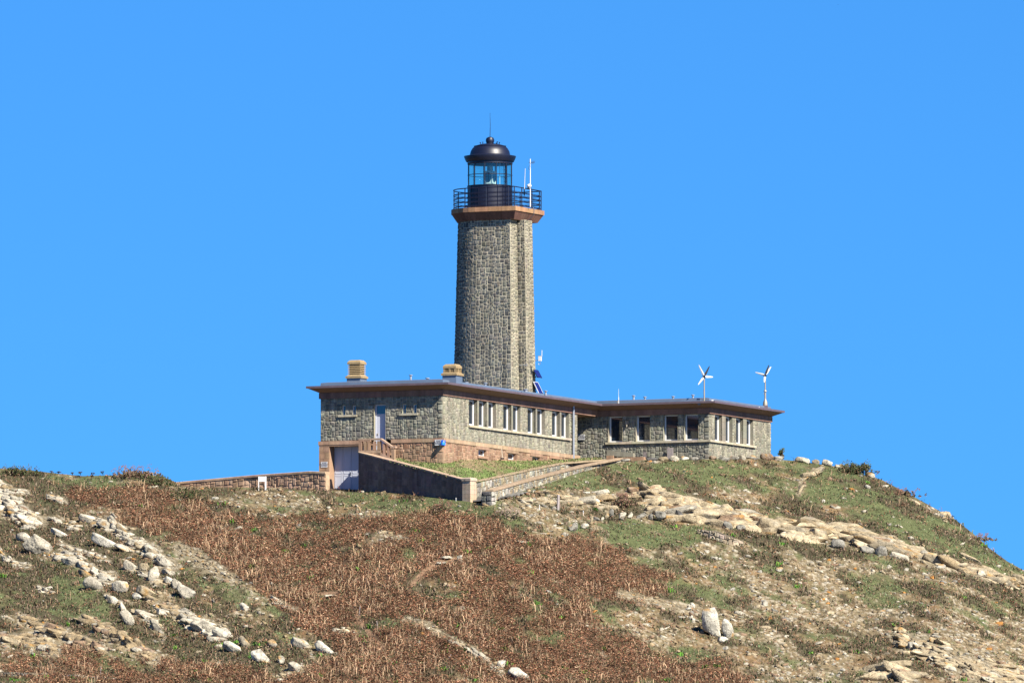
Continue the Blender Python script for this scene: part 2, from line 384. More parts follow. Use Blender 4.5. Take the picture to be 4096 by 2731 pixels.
sill(fF(V2), onF(2424, 1770, V2)[0], U3+.14, sillw, n=8)
sill(fR(U3), V2-.0, onR(3019, 1780, U3)[0], sillw-.001, n=6)
for h in slots: window(bld, fF(0), h[0], h[1], h[2], h[3], -.12, .065)
for h in holesR: window(bld, fR(0), h[0], h[1], h[2], h[3], -.24, .13, fb=.13)
for h in holesW: window(bld, fF(V2), h[0], h[1], h[2], h[3], -.24, .09, fb=.11)
for h in holesX: window(bld, fR(U3), h[0], h[1], h[2], h[3], -.24, .13, fb=.11)
# upper door with glazed transom
mb = MB(); f = fF(0); dl, dr_ = doorL, doorR
mb.hexa(f, dl, dl+.10, doorB, doorT, -.24, -.16); mb.hexa(f, dr_-.10, dr_, doorB, doorT, -.24, -.16); mb.hexa(f, dl+.1, dr_-.1, doorT-.08, doorT, -.24, -.16)
trz = doorT-.62; mb.hexa(f, dl+.1, dr_-.1, trz-.08, trz, -.24, -.165)
mb.hexa(f, dl+.1, dr_-.1, doorB, trz-.08, -.25, -.19)
mb.hexa(f, dl+.17, dr_-.17, doorB+.15, trz-.2, -.2, -.182)
dd = mb.build('door', M['door'], bld)
mb = MB(); mb.hexa(f, dl+.1, dr_-.1, trz, doorT-.08, -.23, -.2); mb.build('transom_pane', M['glass'], dd)
mb = MB(); mb.hexa(f, dl+.16, dl+.2, doorB+1.0, doorB+1.12, -.2, -.13); mb.build('handle', M['steel'], dd)
# plinth (pink granite), garage
gl_, gt = onF(1317.5, 1783, -.1); grr = onF(1500, 1783, -.1)[0]; LINT = onF(1350, 1763, -.1)[1]
px_ = MB(); f = fF(-.1)
gb = -4.2
r2 = random.Random(9)
uL = onF(1276.5, 1800, -.1)[0]
landR = onF(1586, 1800, -1.2)[0]
wall(px_, f, grr, -.34, -3.4, -.24, [(doorL, doorR, doorB, .1)], .13, r2, PINK, MORTP, .035)
masonry(px_, f, -.34, -3.4, .44, 3.16, .34, r2, [SMP], .03, sizes=[(1, 1), (2, 1)]); px_.quad([f(-.34, -3.4, 0), f(.1, -3.4, 0), f(.1, -.24, 0), f(-.34, -.24, 0)], MORTP)
px_.build('plinth', M['stone'], bld); px_ = MB()
# left pier of the garage
pw = gl_-uL
for k in range(11):
    z0 = gb+k*.385
    if z0+.385 > LINT-.33: break
    sp = uL+pw*(.45 if k % 2 else .62)
    for (a, b) in ((uL, sp), (sp, gl_)): px_.hexa(f, a+.005, b-.005, z0+.005, z0+.38, -1.0, .02+rng.uniform(0, .012), jit(SMP, rng, .12))
px_.build('garage_pier', M['stone'], bld)
px_ = MB()
f2 = fR(.1)
bw = []
for (a, b, c, d) in ((545, 655, 1060, 1125), (943, 1050, 1110, 1190), (1270, 1375, 1155, 1240), (1530, 1635, 1185, 1260)):
    s0, t1 = onR(1750+a/3.36, 1480+c/3.36, .1); s1, t0 = onR(1750+b/3.36, 1480+(d+12)/3.36, .1)
    t0 = t1-.42
    bw.append((s0, s1, t0, t1))
low = (onR(1912, 1825, .1)[0], onR(1948, 1825, .1)[0], bw[0][2]-.42, bw[0][2]-.2)
wall(px_, f2, .34, V1, -2.6, -.24, bw+[low], .13, r2, PINK, MORTP, .03)
masonry(px_, f2, -.1, -2.6, .44, 2.36, .34, r2, [SMP], .02, sizes=[(1, 1), (2, 1)]); px_.quad([f2(-.1, -2.6, 0), f2(.34, -2.6, 0), f2(.34, -.24, 0), f2(-.1, -.24, 0)], MORTP)
px_.build('plinth', M['stone'], bld)
for h in bw:
    mb = MB(); reveal(mb, f2, h, .25, SMP, .03)
    mb.hexa(f2, h[0]-.35, h[1]+.4, h[3], -.25, -.02, .05, jit(SMP, rng, .08)); mb.hexa(f2, h[0]-.1, h[1]+.2, h[2]-.16, h[2], -.02, .07, jit(SMP, rng, .08))
    mb.build('basement_surround', M['smooth'], bld)
h = low; mb = MB(); reveal(mb, f2, h, .25, SMP, .03); mb.quad([f2(h[0], h[2], -.25), f2(h[1], h[2], -.25), f2(h[1], h[3], -.25), f2(h[0], h[3], -.25)], (.02, .02, .02)); mb.build('air_vent', M['smooth'], bld)
for h in bw: window(bld, f2, *h, -.2, .07)
mb = MB(); n = 12
for k in range(n): a = U0-.1+(.2+8.74)*k/n; b = U0-.1+(.2+8.74)*(k+1)/n; mb.hexa(fF(-.1), a+.004, b-.004, -.24, 0, -.12, .06, jit((.38, .25, .165), rng, .1)) if b < doorL+.1 or a > doorR-.1 else None
mb.hexa(fF(-.1), uL, grr, LINT-.0-.34, -.245, -1.0, .03, jit(SMP, rng, .05))
n = 26
for k in range(n): a = -.16+(V1+.3)*k/n; b = -.16+(V1+.3)*(k+1)/n; mb.hexa(f2, a+.004, b-.004, -.24, 0, -.12, .06, jit((.40, .28, .18), rng, .1))
mb.build('plinth_cap', M['smooth'], bld)
# garage doors
mb = MB(); f = fF(.73-.1); gz = gt+.02
gw_ = (grr-gl_-.0)
mb.hexa(f, gl_-.05, grr, gb, gz, -.1, -.05)
nleaf = 4; lw = .62
s = gl_+.02
gd = MB()
for k in range(nleaf):
    a = s+k*lw; b = a+lw-.02
    if a > grr: break
    gd.hexa(f, a, b, gb, gz, -.05, 0)
    for (z0, z1) in ((gb+.1, gb+1.0), (gb+1.12, gb+2.0), (gb+2.1, gb+3.3)):
        for (p, q, r_, t_) in ((a+.06, b-.06, z0, z0+.05), (a+.06, b-.06, z1-.05, z1), (a+.06, a+.1, z0, z1), (b-.1, b-.06, z0, z1)): gd.hexa(f, p, q, r_, t_, 0, .012)
go = gd.build('garage_door', M['door'], bld)
mb2 = MB(); mb2.hexa(f, s+2*lw-.1, s+2*lw-.06, gb+2.0, gb+2.2, .0, .07); mb2.build('handle', M['black'], go)
mb.quad([(gl_, .63, gb), (gl_, -.1, gb), (gl_, -.1, gz), (gl_, .63, gz)], SMP); mb.build('garage_frame', M['smooth'], bld)
# eaves: swept round the L-shaped plan
plan = [(0, 0), (0, V2), (U3, V2), (U3, V3), (U0, V3), (U0, 0)]
def off(poly, d):
    out = []; n = len(poly)
    for i in range(n):
        p0, p1, p2 = Vector(poly[i-1]), Vector(poly[i]), Vector(poly[(i+1) % n])
        a = (p1-p0).normalized(); b = (p2-p1).normalized()
        na = Vector((a.y, -a.x)); nb = Vector((b.y, -b.x))
        m = (na+nb)/(1+na.dot(nb)); out.append(tuple(p1+m*d))
    return out
def sweep(mb, prof, seg=1.1, col=(1, 1, 1), v=.1):
    for (d0, z0), (d1, z1) in zip(prof, prof[1:]):
        P, Q = off(plan, d0), off(plan, d1); n = len(P)
        for i in range(n):
            a, b, c, e = Vector(P[i]), Vector(P[(i+1) % n]), Vector(Q[(i+1) % n]), Vector(Q[i])
            k = max(1, int((b-a).length/seg))
            for j in range(k):
                t0, t1 = j/k, (j+1)/k
                p = a.lerp(b, t0); q = a.lerp(b, t1); r_ = e.lerp(c, t1); s_ = e.lerp(c, t0)
                cc = jit(col, rng, v) if col != (1, 1, 1) else col
                mb.quad([(p.x, p.y, z0), (q.x, q.y, z0), (r_.x, r_.y, z1), (s_.x, s_.y, z1)], cc)
O = -1
sgn = 1 if off(plan, 1)[0][1] < 0 else -1
def E(*pr): return [(sgn*d, z) for d, z in pr]
mb = MB(); sweep(mb, E((-.25, TB-.0), (.09, TB), (.09, 3.14), (.05, 3.16)), .85, (.22, .13, .10), .13); mb.build('stone_band', M['smooth'], bld)
mb = MB(); sweep(mb, E((.05, 3.15), (.66, 3.44), (.70, 3.44)), 1.0); so_ = mb.build('soffit', M['soffit'], bld)
mb = MB(); sweep(mb, E((.70, 3.43), (.72, 3.43), (.72, 3.57), (.45, 3.59))); fa = mb.build('fascia', M['fascia'], bld)
mb = MB(); sweep(mb, E((.46, 3.58), (.02, 3.60), (.0, 3.80), (-.35, 3.86), (-2.6, 3.98)))
inn = off(plan, sgn*-2.6); mb.quad([(x, y, 3.98) for x, y in inn])
roof = mb.build('roof', M['zinc'], bld)
def pipe(px, py0, py1, V, rad=.07, cap=.13):
    u, z0 = onF(px, py0, V); z1 = onF(px, py1, V)[1]; z0 = 3.7
    m_ = MB(); m_.lathe([(0.001, z0), (rad, z0), (rad, z1-.05), (cap, z1-.05), (cap, z1-.01), (.001, z1+.02)], u, V, 12)
    m_.build('vent_pipe', M['galv'], roof, True)
for a in ((1643, 1517, 1499, 4.0), (1710, 1515, 1511, 5, .09, .16), (1866, 1532, 1528, 6, .09, .16), (1942, 1542, 1530, 8), (2103, 1566, 1556, 12.2, .13, .18), (2183, 1573, 1562, 16),
          (2534.7, 1597, 1581, V2+3), (2580, 1600, 1586, V2+3), (2692.6, 1598, 1584, V2+3.5), (2772, 1592, 1578, V2+3.5)): pipe(*a)
# chimneys
def chimney(pl, pr, ytop, ybase, V, lou, name='chimney'):
    u0 = onF(pl, ybase, V)[0]; wd = .98; zb = onF(pl, ybase, V)[1]; zt = onF(pl, ytop, V)[1]
    cx, cy = u0+wd/2, V+wd/2
    m_ = MB(); m_.box(u0, u0+wd, V, V+wd, 3.6, zb); ch = m_.build(name, M['zinc'], roof)
    def sq(h): return [(cx-h, cy-h), (cx+h, cy-h), (cx+h, cy+h), (cx-h, cy+h)]
    m_ = MB(); m_.prism(sq(.56), zb, zb+.14); m_.prism(sq(.52), zb+.14, zb+.2, s1=.86); top = zt; n = lou
    z = zb+.2; hcap = .28; hh = (top-hcap-z)/n
    if n > 3:
        for k in range(n): m_.prism(sq(.45), z+hh*k, z+hh*k+hh*.5, s1=.92)
    else:
        for (a, b) in ((-.45, -.33), (-.06, .06), (.33, .45)):
            for (c, d) in ((-.45, -.33), (.33, .45)): m_.box(cx+a, cx+b, cy+c, cy+d, z, top-.2); m_.box(cx+c, cx+d, cy+a-.001, cy+b+.001, z, top-.201)
        for k in range(3): m_.prism(sq(.42), z+.02+k*hh, z+.02+k*hh+hh*.5)
    m_.prism(sq(.47), top-hcap, top-.14); m_.prism(sq(.47), top-.14, top, s1=.72)
    m_.build('louvred_pot', M['chim'], ch)
    if n > 3: m_ = MB(); m_.prism(sq(.36), zb, top-.1); m_.build('flue', M['dark'], ch)
chimney(1387, 1463, 1440, 1513, 1.3, 6); chimney(1769.5, 1847, 1456, 1502, 1.0, 3)
# downpipe
sv, _ = onR(2294, 1700, .16); m_ = MB(); m_.tube([(.16, sv, -1.4), (.16, sv, 3.25)], .075, 12); 
for z in (.1, 1.5, 2.9): m_.tube([(.16, sv, z), (.16, sv, z+.07)], .09, 12)
m_.build('downpipe', M['galv'], bld, True)
# concrete base under the porch wall, low parapet, grille
m_ = MB(); a = onF(2309, 1820, V2-.3)[0]; b = onF(2428, 1820, V2-.3)[0]; m_.box(a-1.2, b, V2-.3, V2-.02, -1.1, -.12); m_.build('porch_step', M['gconc'], bld)
m_ = MB(); Vp = V2-.8
a, z1 = onF(2428, 1800, Vp); _, z0 = onF(2428, 1822, Vp); b, z3 = onF(2532, 1811, Vp); _, z2 = onF(2532, 1827, Vp)
n = len(m_.v)
for V_ in (Vp, Vp+.35): m_.v += [(a, V_, z0), (b, V_, z2), (b, V_, z3), (a, V_, z1)]
for q in ((0, 1, 2, 3), (7, 6, 5, 4), (0, 4, 5, 1), (1, 5, 6, 2), (2, 6, 7, 3), (3, 7, 4, 0)): m_.f.append(tuple(n+i for i in q)); m_.c.append(SMG)
c_, _ = onF(2455, 1830, Vp); d_, _ = onF(2575, 1835, Vp)
m_.build('porch_parapet', M['smooth'], bld)
m_ = MB(); m_.box(a, c_, Vp-.1, Vp+.4, z0-1.2, z0-.004, SMP); m_.box(c_, d_, Vp-.02, Vp+.4, z0-1.2, z2-.01, SMP); m_.build('porch_base', M['smooth'], bld)
m_ = MB()
for k in range(6): z = vent[2]+(vent[3]-vent[2])*(k+.2)/6; m_.hexa(fF(V2), vent[0], vent[1], z, z+.04, -.08, .02)
vo = m_.build('vent_grille', M['wood'], bld); m_ = MB(); m_.hexa(fF(V2), vent[0], vent[1], vent[2], vent[3], -.14, -.1); m_.build('vent_back', M['dark'], vo)
m_ = MB(); a, z0 = onF(*O6(625, 738), V2); b, z1 = onF(*O6(661, 700), V2)
m_.hexa(fF(V2), a, b, z0, z0+.03, .07, .12); m_.hexa(fF(V2), a, b, z1-.03, z1, .07, .12); m_.hexa(fF(V2), a, a+.03, z0, z1, .07, .12); m_.hexa(fF(V2), b-.03, b, z0, z1, .07, .12); m_.hexa(fF(V2), a+.03, b-.03, z0+.03, z1-.03, .06, .08)
m_.tube([((a+b)/2, V2-.14, z0-.16), ((a+b)/2, V2-.14, z0)], .05, 8); m_.build('wall_lamp', M['steel'], bld)
# landing and balustrade
LV = -1.2
lu0, lz = onF(1434, 1801, LV); lu1 = onF(1523, 1801, LV)[0]; lu2 = onF(1583, 1801, LV)[0]
def LP(x, y): return onF(1420+x/9.8, 1740+y/9.8, LV)
m_ = MB(); m_.box(lu0, lu1, LV, -.12, -4.4, lz, SMP); 
for k in range(5): m_.box(lu1+k*.28, lu1+(k+1)*.28, LV+.02, -.12, -4.2, lz-.17*(k+1), SMP)
m_.build('landing_steps', M['smooth'], bld)
bal = MB(); fl = fF(LV)
def post(x0, x1, y0, y1, d=.16, o=0): a, z1 = LP(x0, y0); b, z0 = LP(x1, y1); bal.hexa(fl, a, b, z0, z1, -d, .0+o, jit(SMP, rng, .06))
post(140, 262, 240, 640, .22); post(862, 985, 230, 760, .22); post(1420, 1540, 530, 960, .22)
for x in (345, 490, 700): post(x, x+95, 235, 640)
for x, y, y2 in ((1085, 330, 870), (1250, 440, 930)): post(x, x+90, y, y2)
(a, z1), (b, _), (c, z2) = LP(150, 150), LP(985, 125), LP(1450, 455)
hr = .10
def railseg(p, q, w0=-.26, w1=.04, th=.11):
    (s0, z0), (s1, z1_) = p, q
    n = len(bal.v)
    for (s_, z_) in (p, q):
        for (d, zz) in ((w1, z_-th), (w1, z_), (w0, z_), (w0, z_-th)): bal.v.append(fl(s_, zz, d))
    for q_ in ((0, 1, 2, 3), (4, 7, 6, 5), (0, 4, 5, 1), (1, 5, 6, 2), (2, 6, 7, 3), (3, 7, 4, 0)): bal.f.append(tuple(n+i for i in q_)); bal.c.append(jit((.38, .26, .185), rng, .03))
railseg(LP(145, 128), LP(1010, 118)); railseg(LP(1011, 118), LP(1455, 430)); railseg(LP(1456, 430), LP(1590, 430))
railseg(LP(140, 605), LP(1000, 605), -.2, .01, .16); railseg(LP(985, 735), LP(1180, 740), -.2, .01, .4); railseg(LP(1180, 800), LP(1440, 900), -.2, .01, .4)
bal.build('balustrade', M['smooth'], bld)

# ------------------------------------------------------------ lighthouse tower
VT = 13.5
Rb = 2.4
uc, _ = onF(2046, 1560, VT); Wt = 2.64; ut = uc-Wt
zt0 = -1.0; ztop = onF(1960, 878, VT)[1]; Zb = onF(1960, 1560, VT)[1]
tow = bem('lighthouse', ut, VT, 0, 'tall dark grey stone lighthouse tower with black lantern and iron gallery', 'lighthouse')
CU, CV = 1.1, 1.37
kf = lambda t: 1.0-.10*(t-Zb)/(ztop-Zb)
d1 = 1.19; nn = .61; d2 = 1.31
r3 = random.Random(5); tm = MB()
def seg_map(p0, p1):
    dx, dy = p1[0]-p0[0], p1[1]-p0[1]; L = math.hypot(dx, dy); n = (dy/L, -dx/L)
    def f(s, t, d):
        k = kf(t); x = p0[0]+dx*s/L; y = p0[1]+dy*s/L
        return (CU+(x-CU)*k+n[0]*d, CV+(y-CV)*k+n[1]*d, t)
    return f, L
def arc_map(s, t, d):
    a = math.pi*1.5-s/Rb  # start at front (0,0) going round to the left
    k = kf(t); nx, ny = math.cos(a), math.sin(a)
    return (CU+(nx*Rb-CU)*k+nx*d, CV+(Rb+ny*Rb-CV)*k+ny*d, t)
wall(tm, arc_map, 0, math.pi*Rb, zt0, ztop, [], .12, r3, TOW, MORTT, .04, step=.3, mort=.02)
for p0, p1 in (((0, 0), (Wt, 0)), ((Wt, 0), (Wt, d1)), ((Wt, d1), (Wt+nn, d1)), ((Wt+nn, d1), (Wt+nn, d1+d2)), ((Wt+nn, d1+d2), (Wt-1.0, 2*Rb)), ((Wt-1.0, 2*Rb), (0, 2*Rb))):
    f, L = seg_map(p0, p1)
    dp = .04 if p0[1] == p1[1] else .04
    pal = TOW if p0[1] == p1[1] else [(.20, .185, .145), (.175, .165, .13), (.23, .21, .16)]  # side facets: same tower stone, with stronger sunlight put into its colour
    wall(tm, f, 0, L, zt0, ztop, [], .12, r3, pal, MORTT, dp, step=.5, mort=.021)
tm.build('tower_wall', M['stone'], tow)
# cornice and gallery slab
def outline(dl, df, dr, db, k=.9, n=18):
    pts = []
    for i in range(n+1):
        a = math.pi*1.5-math.pi*i/n; pts.append((math.cos(a)*(Rb+dl), Rb+math.sin(a)*(Rb+(df if i < n/2 else db))))
    pts = [(CU+(x-CU)*k if True else x, CV+(y-CV)*k) for x, y in pts]
    x1 = CU+(Wt-CU)*k+dr; y0 = pts[0][1]; y1 = pts[-1][1]
    y1 = CV+(4.0-CV)*k+db; return pts[::-1]+[(x1, y0), (x1, y1)]
def frust(mb, A_, Bq, z0, z1, col, joints=True):
    n = len(A_)
    for i in range(n):
        a, b = A_[i], A_[(i+1) % n]; c, d = Bq[(i+1) % n], Bq[i]
        L = math.hypot(a[0]-b[0], a[1]-b[1]); k = max(1, int(L/.8))
        for j in range(k):
            g = .006/max(L, .1); t0 = j/k+g; t1 = (j+1)/k-g
            l = lambda p, q, t: (p[0]+(q[0]-p[0])*t, p[1]+(q[1]-p[1])*t)
            p, q, r_, s_ = l(a, b, t0), l(a, b, t1), l(d, c, t1), l(d, c, t0)
            mb.quad([(*p, z0), (*q, z0), (*r_, z1), (*s_, z1)], jit(col, rng, .12))
zs = onF(1960, 829, VT)[1]; zc = onF(1960, 847, VT)[1]
sl_ = outline(.50, .50, .56, .5); cb = outline(.10, .10, .30, .1)
mb = MB(); frust(mb, cb, sl_, ztop-.02, zc, (.15, .075, .055));  # corbel colour darkened to stand in for the shade under the slab
mb.v += [(x, y, ztop-.02) for x, y in cb]; mb.f.append(tuple(range(len(mb.v)-len(cb), len(mb.v)))); mb.c.append(SMP)
mb.build('cornice', M['smooth'], tow)
mb = MB(); sl2 = outline(.54, .54, .60, .54); frust(mb, sl2, sl2, zc, zs, (.36, .20, .11))
for z in (zc, zs): mb.v += [(x, y, z) for x, y in sl2]; mb.f.append(tuple(range(len(mb.v)-len(sl2), len(mb.v)))); mb.c.append((.35,.2,.12))
mb.build('gallery_slab', M['smooth'], tow)
# gallery railing
gi = outline(.36, .36, .44, .36); ztr = onF(1960, 749, VT-.3)[1]
rail = MB()
P = gi+[gi[0]]
for hgt in (1.0, .72, .5, .28, .08):
    zz = zs+(ztr-zs)*hgt
    rail.tube([(x, y, zz) for x, y in P], .036 if hgt == 1 else .03, 5)
    if hgt < 1: rail.tube([(CU+(x-CU)*.975, CV+(y-CV)*.975, zz+.07) for x, y in P], .014, 4)
acc = 0; prev = P[0]; posts = []
per = [0]
for a, b in zip(P, P[1:]): per.append(per[-1]+math.hypot(b[0]-a[0], b[1]-a[1]))
def at_(s):
    for i in range(len(P)-1):
        if per[i+1] >= s: t = (s-per[i])/(per[i+1]-per[i]+1e-9); return (P[i][0]+(P[i+1][0]-P[i][0])*t, P[i][1]+(P[i+1][1]-P[i][1])*t)
    return P[-1]
np_ = 11
for i in range(np_):
    x, y = at_(per[-1]*(i+.3)/np_); rail.tube([(x, y, zs), (x, y, ztr+.03)], .035, 6)
    q = at_(per[-1]*((i+.3)/np_) % per[-1])
rail.tube([(gi[-2][0], gi[-2][1], zs), (gi[-2][0], gi[-2][1], ztr+.03)], .035, 6); rail.tube([(gi[-1][0], gi[-1][1], zs), (gi[-1][0], gi[-1][1], ztr+.03)], .035, 6)
rail.build('gallery_railing', M['black'], tow)
# lantern
LC = 1.85  # centre distance behind the front plane
lu, _ = onF(1960, 700, VT+LC); lu -= ut; lv = LC
zz = lambda y: onF(1960, y, VT+LC)[1]
RL = 1.47
drum = MB(); drum.lathe([(RL, zs-.02), (RL, zz(747)), (RL+.05, zz(747)), (RL+.05, zz(745)), (RL-.08, zz(745)), (RL-.08, zs)], lu, lv, 40)
for k in range(14): a = 2*math.pi*k/14+.1; drum.box(lu+math.cos(a)*RL-.02, lu+math.cos(a)*RL+.02, lv+math.sin(a)*RL-.02, lv+math.sin(a)*RL+.02, zs, zz(747))
drum.build('lantern_drum', M['black'], tow, True)
bars = MB(); nb = 12
ga = [2*math.pi*(k+.37)/nb for k in range(nb)]
for a in ga: x, y = lu+math.cos(a)*RL, lv+math.sin(a)*RL; bars.tube([(x, y, zz(746)), (x, y, zz(652))], .032, 6)
for (y_, r_) in ((702, .022), (746, .03), (657, .035)):
    bars.tube([(lu+math.cos(2*math.pi*k/48)*RL, lv+math.sin(2*math.pi*k/48)*RL, zz(y_)) for k in range(49)], r_, 5)
bars.build('glazing_bars', M['black'], tow)
for k in range(nb):
    a0, a1 = ga[k], ga[k]+2*math.pi/nb; m_ = MB(); n = 5; i0 = []
    for (za, zb_) in ((zz(746), zz(657)),):
        for j in range(n):
            b0 = a0+(a1-a0)*j/n; b1 = a0+(a1-a0)*(j+1)/n
            m_.quad([(lu+math.cos(b0)*(RL-.02), lv+math.sin(b0)*(RL-.02), za), (lu+math.cos(b1)*(RL-.02), lv+math.sin(b1)*(RL-.02), za), (lu+math.cos(b1)*(RL-.02), lv+math.sin(b1)*(RL-.02), zb_), (lu+math.cos(b0)*(RL-.02), lv+math.sin(b0)*(RL-.02), zb_)])
    m_.build('lantern_pane', M['pane'], tow, True)
m_ = MB(); m_.lathe([(1.30, zz(658)), (RL+.02, zz(658)), (RL+.03, zz(640)), (1.58, zz(648)), (1.64, zz(641)), (1.72, zz(629)), (1.72, zz(626)), (1.36, zz(622)), (1.34, zz(621)), (1.28, zz(606)), (1.16, zz(594)), (.98, zz(584)), (.6, zz(577.5)), (.24, zz(576)), (.24, zz(573)), (.27, zz(568)), (.285, zz(561)), (.24, zz(553)), (.12, zz(549)), (.02, zz(547.5))], lu, lv, 48)
m_.lathe([(1.29, zz(658)), (1.2, zz(640)), (.001, zz(640))], lu, lv, 32)
dome = m_.build('dome', M['black'], tow, True)
m_ = MB(); m_.tube([(lu, lv, zz(549)), (lu+.02, lv, zz(500)), (lu, lv, zz(452))], .022, 6, r1=.008); m_.build('lightning_rod', M['black'], dome)
m_ = MB(); rr = 1.06; zr = zz(586)
m_.tube([(lu+math.cos(2*math.pi*k/32)*rr, lv+math.sin(2*math.pi*k/32)*rr, zr) for k in range(33)], .02, 5)
for k in range(10): a = 2*math.pi*k/10+.3; m_.tube([(lu+math.cos(a)*rr, lv+math.sin(a)*rr, zr-.06), (lu+math.cos(a)*rr, lv+math.sin(a)*rr, zr)], .014, 5)
m_.tube([(lu+math.cos(2*math.pi*k/32)*1.54, lv+math.sin(2*math.pi*k/32)*1.54, zz(646)) for k in range(33)], .016, 5)
m_.build('dome_rail', M['black'], dome)
for a, r_ in ((200, .62), (228, .50), (318, .52), (338, .66), (20, .6), (70, .6), (120, .6)):
    x, y = lu+math.cos(R(a))*r_, lv+math.sin(R(a))*r_; m_ = MB(); m_.tube([(x, y, zz(582)), (x+.03*math.cos(R(a)), y, zz(572))], .022, 6); m_.lathe([(.02, zz(572)), (.05, zz(571)), (.05, zz(569.5)), (.001, zz(569))], x+.03*math.cos(R(a)), y, 8); m_.build('dome_vent', M['black'], dome)
# lamp
m_ = MB(); m_.box(lu-.30, lu+.30, lv-.30, lv+.30, zz(736), zz(685)); 
lamp = m_.build('lamp_housing', M['paint'], tow)
for (rt) in (0, 1):
    m_ = MB(); n = 20; pts = []
    for k in range(n): a = 2*math.pi*k/n; pts.append((.24*math.cos(a)*1.0, .34*math.sin(a)))
    zc_ = (zz(736)+zz(685))/2
    if rt == 0: m_.v += [(lu+p[0], lv-.31, zc_+p[1]) for p in pts]+[(lu+p[0], lv-.29, zc_+p[1]) for p in pts]
    else: m_.v += [(lu+.31, lv+p[0], zc_+p[1]) for p in pts]+[(lu+.29, lv+p[0], zc_+p[1]) for p in pts]
    m_.f.append(tuple(range(n))); m_.c.append((1, 1, 1))
    for k in range(n): m_.f.append((k, (k+1) % n, n+(k+1) % n, n+k)); m_.c.append((1, 1, 1))
    m_.build('lens', M['glass'], lamp)
m_ = MB(); m_.lathe([(.001, zz(737)), (.2, zz(737)), (.22, zz(742)), (.62, zz(743)), (.7, zz(746.5)), (.001, zz(746.6))], lu, lv, 24); m_.build('lamp_pedestal', M['paint'], lamp, True)
m_ = MB(); m_.lathe([(.001, zz(684)), (.2, zz(684)), (.2, zz(664)), (.1, zz(660)), (.001, zz(655))], lu, lv, 20); m_.build('lamp_motor', M['galv'], lamp, True)
m_ = MB(); m_.tube([(lu+.62, lv+.2, zz(746)), (lu+.62, lv+.2, zz(657))], .02, 6); m_.build('conduit', M['paint'], tow)
# ladder at right of the lantern
m_ = MB(); a = R(-30); 
for da in (0, .16): m_.tube([(lu+math.cos(a+da)*(RL+.18), lv+math.sin(a+da)*(RL+.18), zs), (lu+math.cos(a+da)*(RL+.10), lv+math.sin(a+da)*(RL+.10), zz(655))], .022, 5)
for k in range(11): z = zs+.2+k*.26; m_.tube([(lu+math.cos(a)*(RL+.15), lv+math.sin(a)*(RL+.15), z), (lu+math.cos(a+.16)*(RL+.15), lv+math.sin(a+.16)*(RL+.15), z)], .015, 4)
m_.build('ladder', M['black'], tow)
# masts on the gallery
def tl(px, py, dv): u, z = onF(px, py, VT+dv); return u, VT+dv, z
u, v, z0 = tl(2121, 828, 1.6); z1 = tl(2121, 636, 1.6)[2]
e = bem('radio_mast', u, v, z0, 'tall pale pole on the lighthouse gallery with a small crossed aerial at its top', 'antenna', 'masts on the lighthouse gallery')
m_ = MB(); m_.tube([(0, 0, 0), (0, 0, z1-z0)], .04, 8, r1=.03); m_.build('pole', M['paint'], e)
m_ = MB(); h = z1-z0-.24; m_.tube([(-.1, 0, h), (.32, 0, h)], .018, 5)
for x in (.08, .16, .22, .30): m_.tube([(x, -.14, h-.13), (x, .14, h+.13)], .009, 4)
m_.tube([(0, 0, h-.2), (-.12, 0, h-.3), (-.13, 0, h-.42), (-.02, 0, h-.5)], .01, 4); m_.build('yagi_aerial', M['black'], e)
u, v, z0 = tl(2097, 750, 1.2); z1 = tl(2101, 674, 1.2)[2]
e = bem('whip_antenna', u, v, z0, 'thin white whip aerial on the gallery railing, left of the taller pole', 'antenna')
m_ = MB(); m_.tube([(0, 0, -.5), (.07, 0, z1-z0)], .022, 6, r1=.014); m_.build('whip', M['paint'], e)
m_ = MB(); m_.tube([(0, 0, -.55), (0, 0, -.1)], .04, 6); m_.build('bracket', M['black'], e)
u, v, z0 = tl(2117, 742, .9)
e = bem('satellite_dome', u, v, z0-.1, 'small round white dome on the gallery railing beside the pale pole', 'antenna')
m_ = MB(); m_.lathe([(.001, -.06), (.1, -.04), (.15, .03), (.15, .1), (.09, .18), (.001, .2)], 0, 0, 16); m_.build('radome', M['paint'], e, True)
m_ = MB(); m_.lathe([(.001, -.12), (.16, -.11), (.14, -.06), (.001, -.05)], 0, 0, 12); m_.build('mount', M['black'], e)
# cable from the gallery
m_ = MB(); pp = [(2133, 830), (2137, 838), (2135, 858), (2122, 874), (2106, 884), (2099, 893)]
m_.tube([tl(x, y, .2+.8*i/5)[0:3] for i, (x, y) in enumerate(pp)], .018, 5); o = m_.build('cable', M['galv']); o.location = B2W(0, 0, 0); o.rotation_euler = (0, 0, -A); tag(o, 'thin blue-grey cable hanging from the corner of the lighthouse cornice', 'cable')
m_ = MB(); va = VT+d1-.03; ww = [(2078, 1460), (2086, 1462), (2094, 1459), (2102, 1461), (2108, 1455), (2109, 1461), (2104, 1463)]
m_.tube([(onF(x, y, va-.1)[0], va-.1, onF(x, y, va-.1)[1]) for x, y in ww], .02, 5); o = m_.build('cable', M['galv']); o.location = B2W(0, 0, 0); o.rotation_euler = (0, 0, -A); tag(o, 'short coiled pale cable low on the lighthouse wall left of the white box', 'cable')
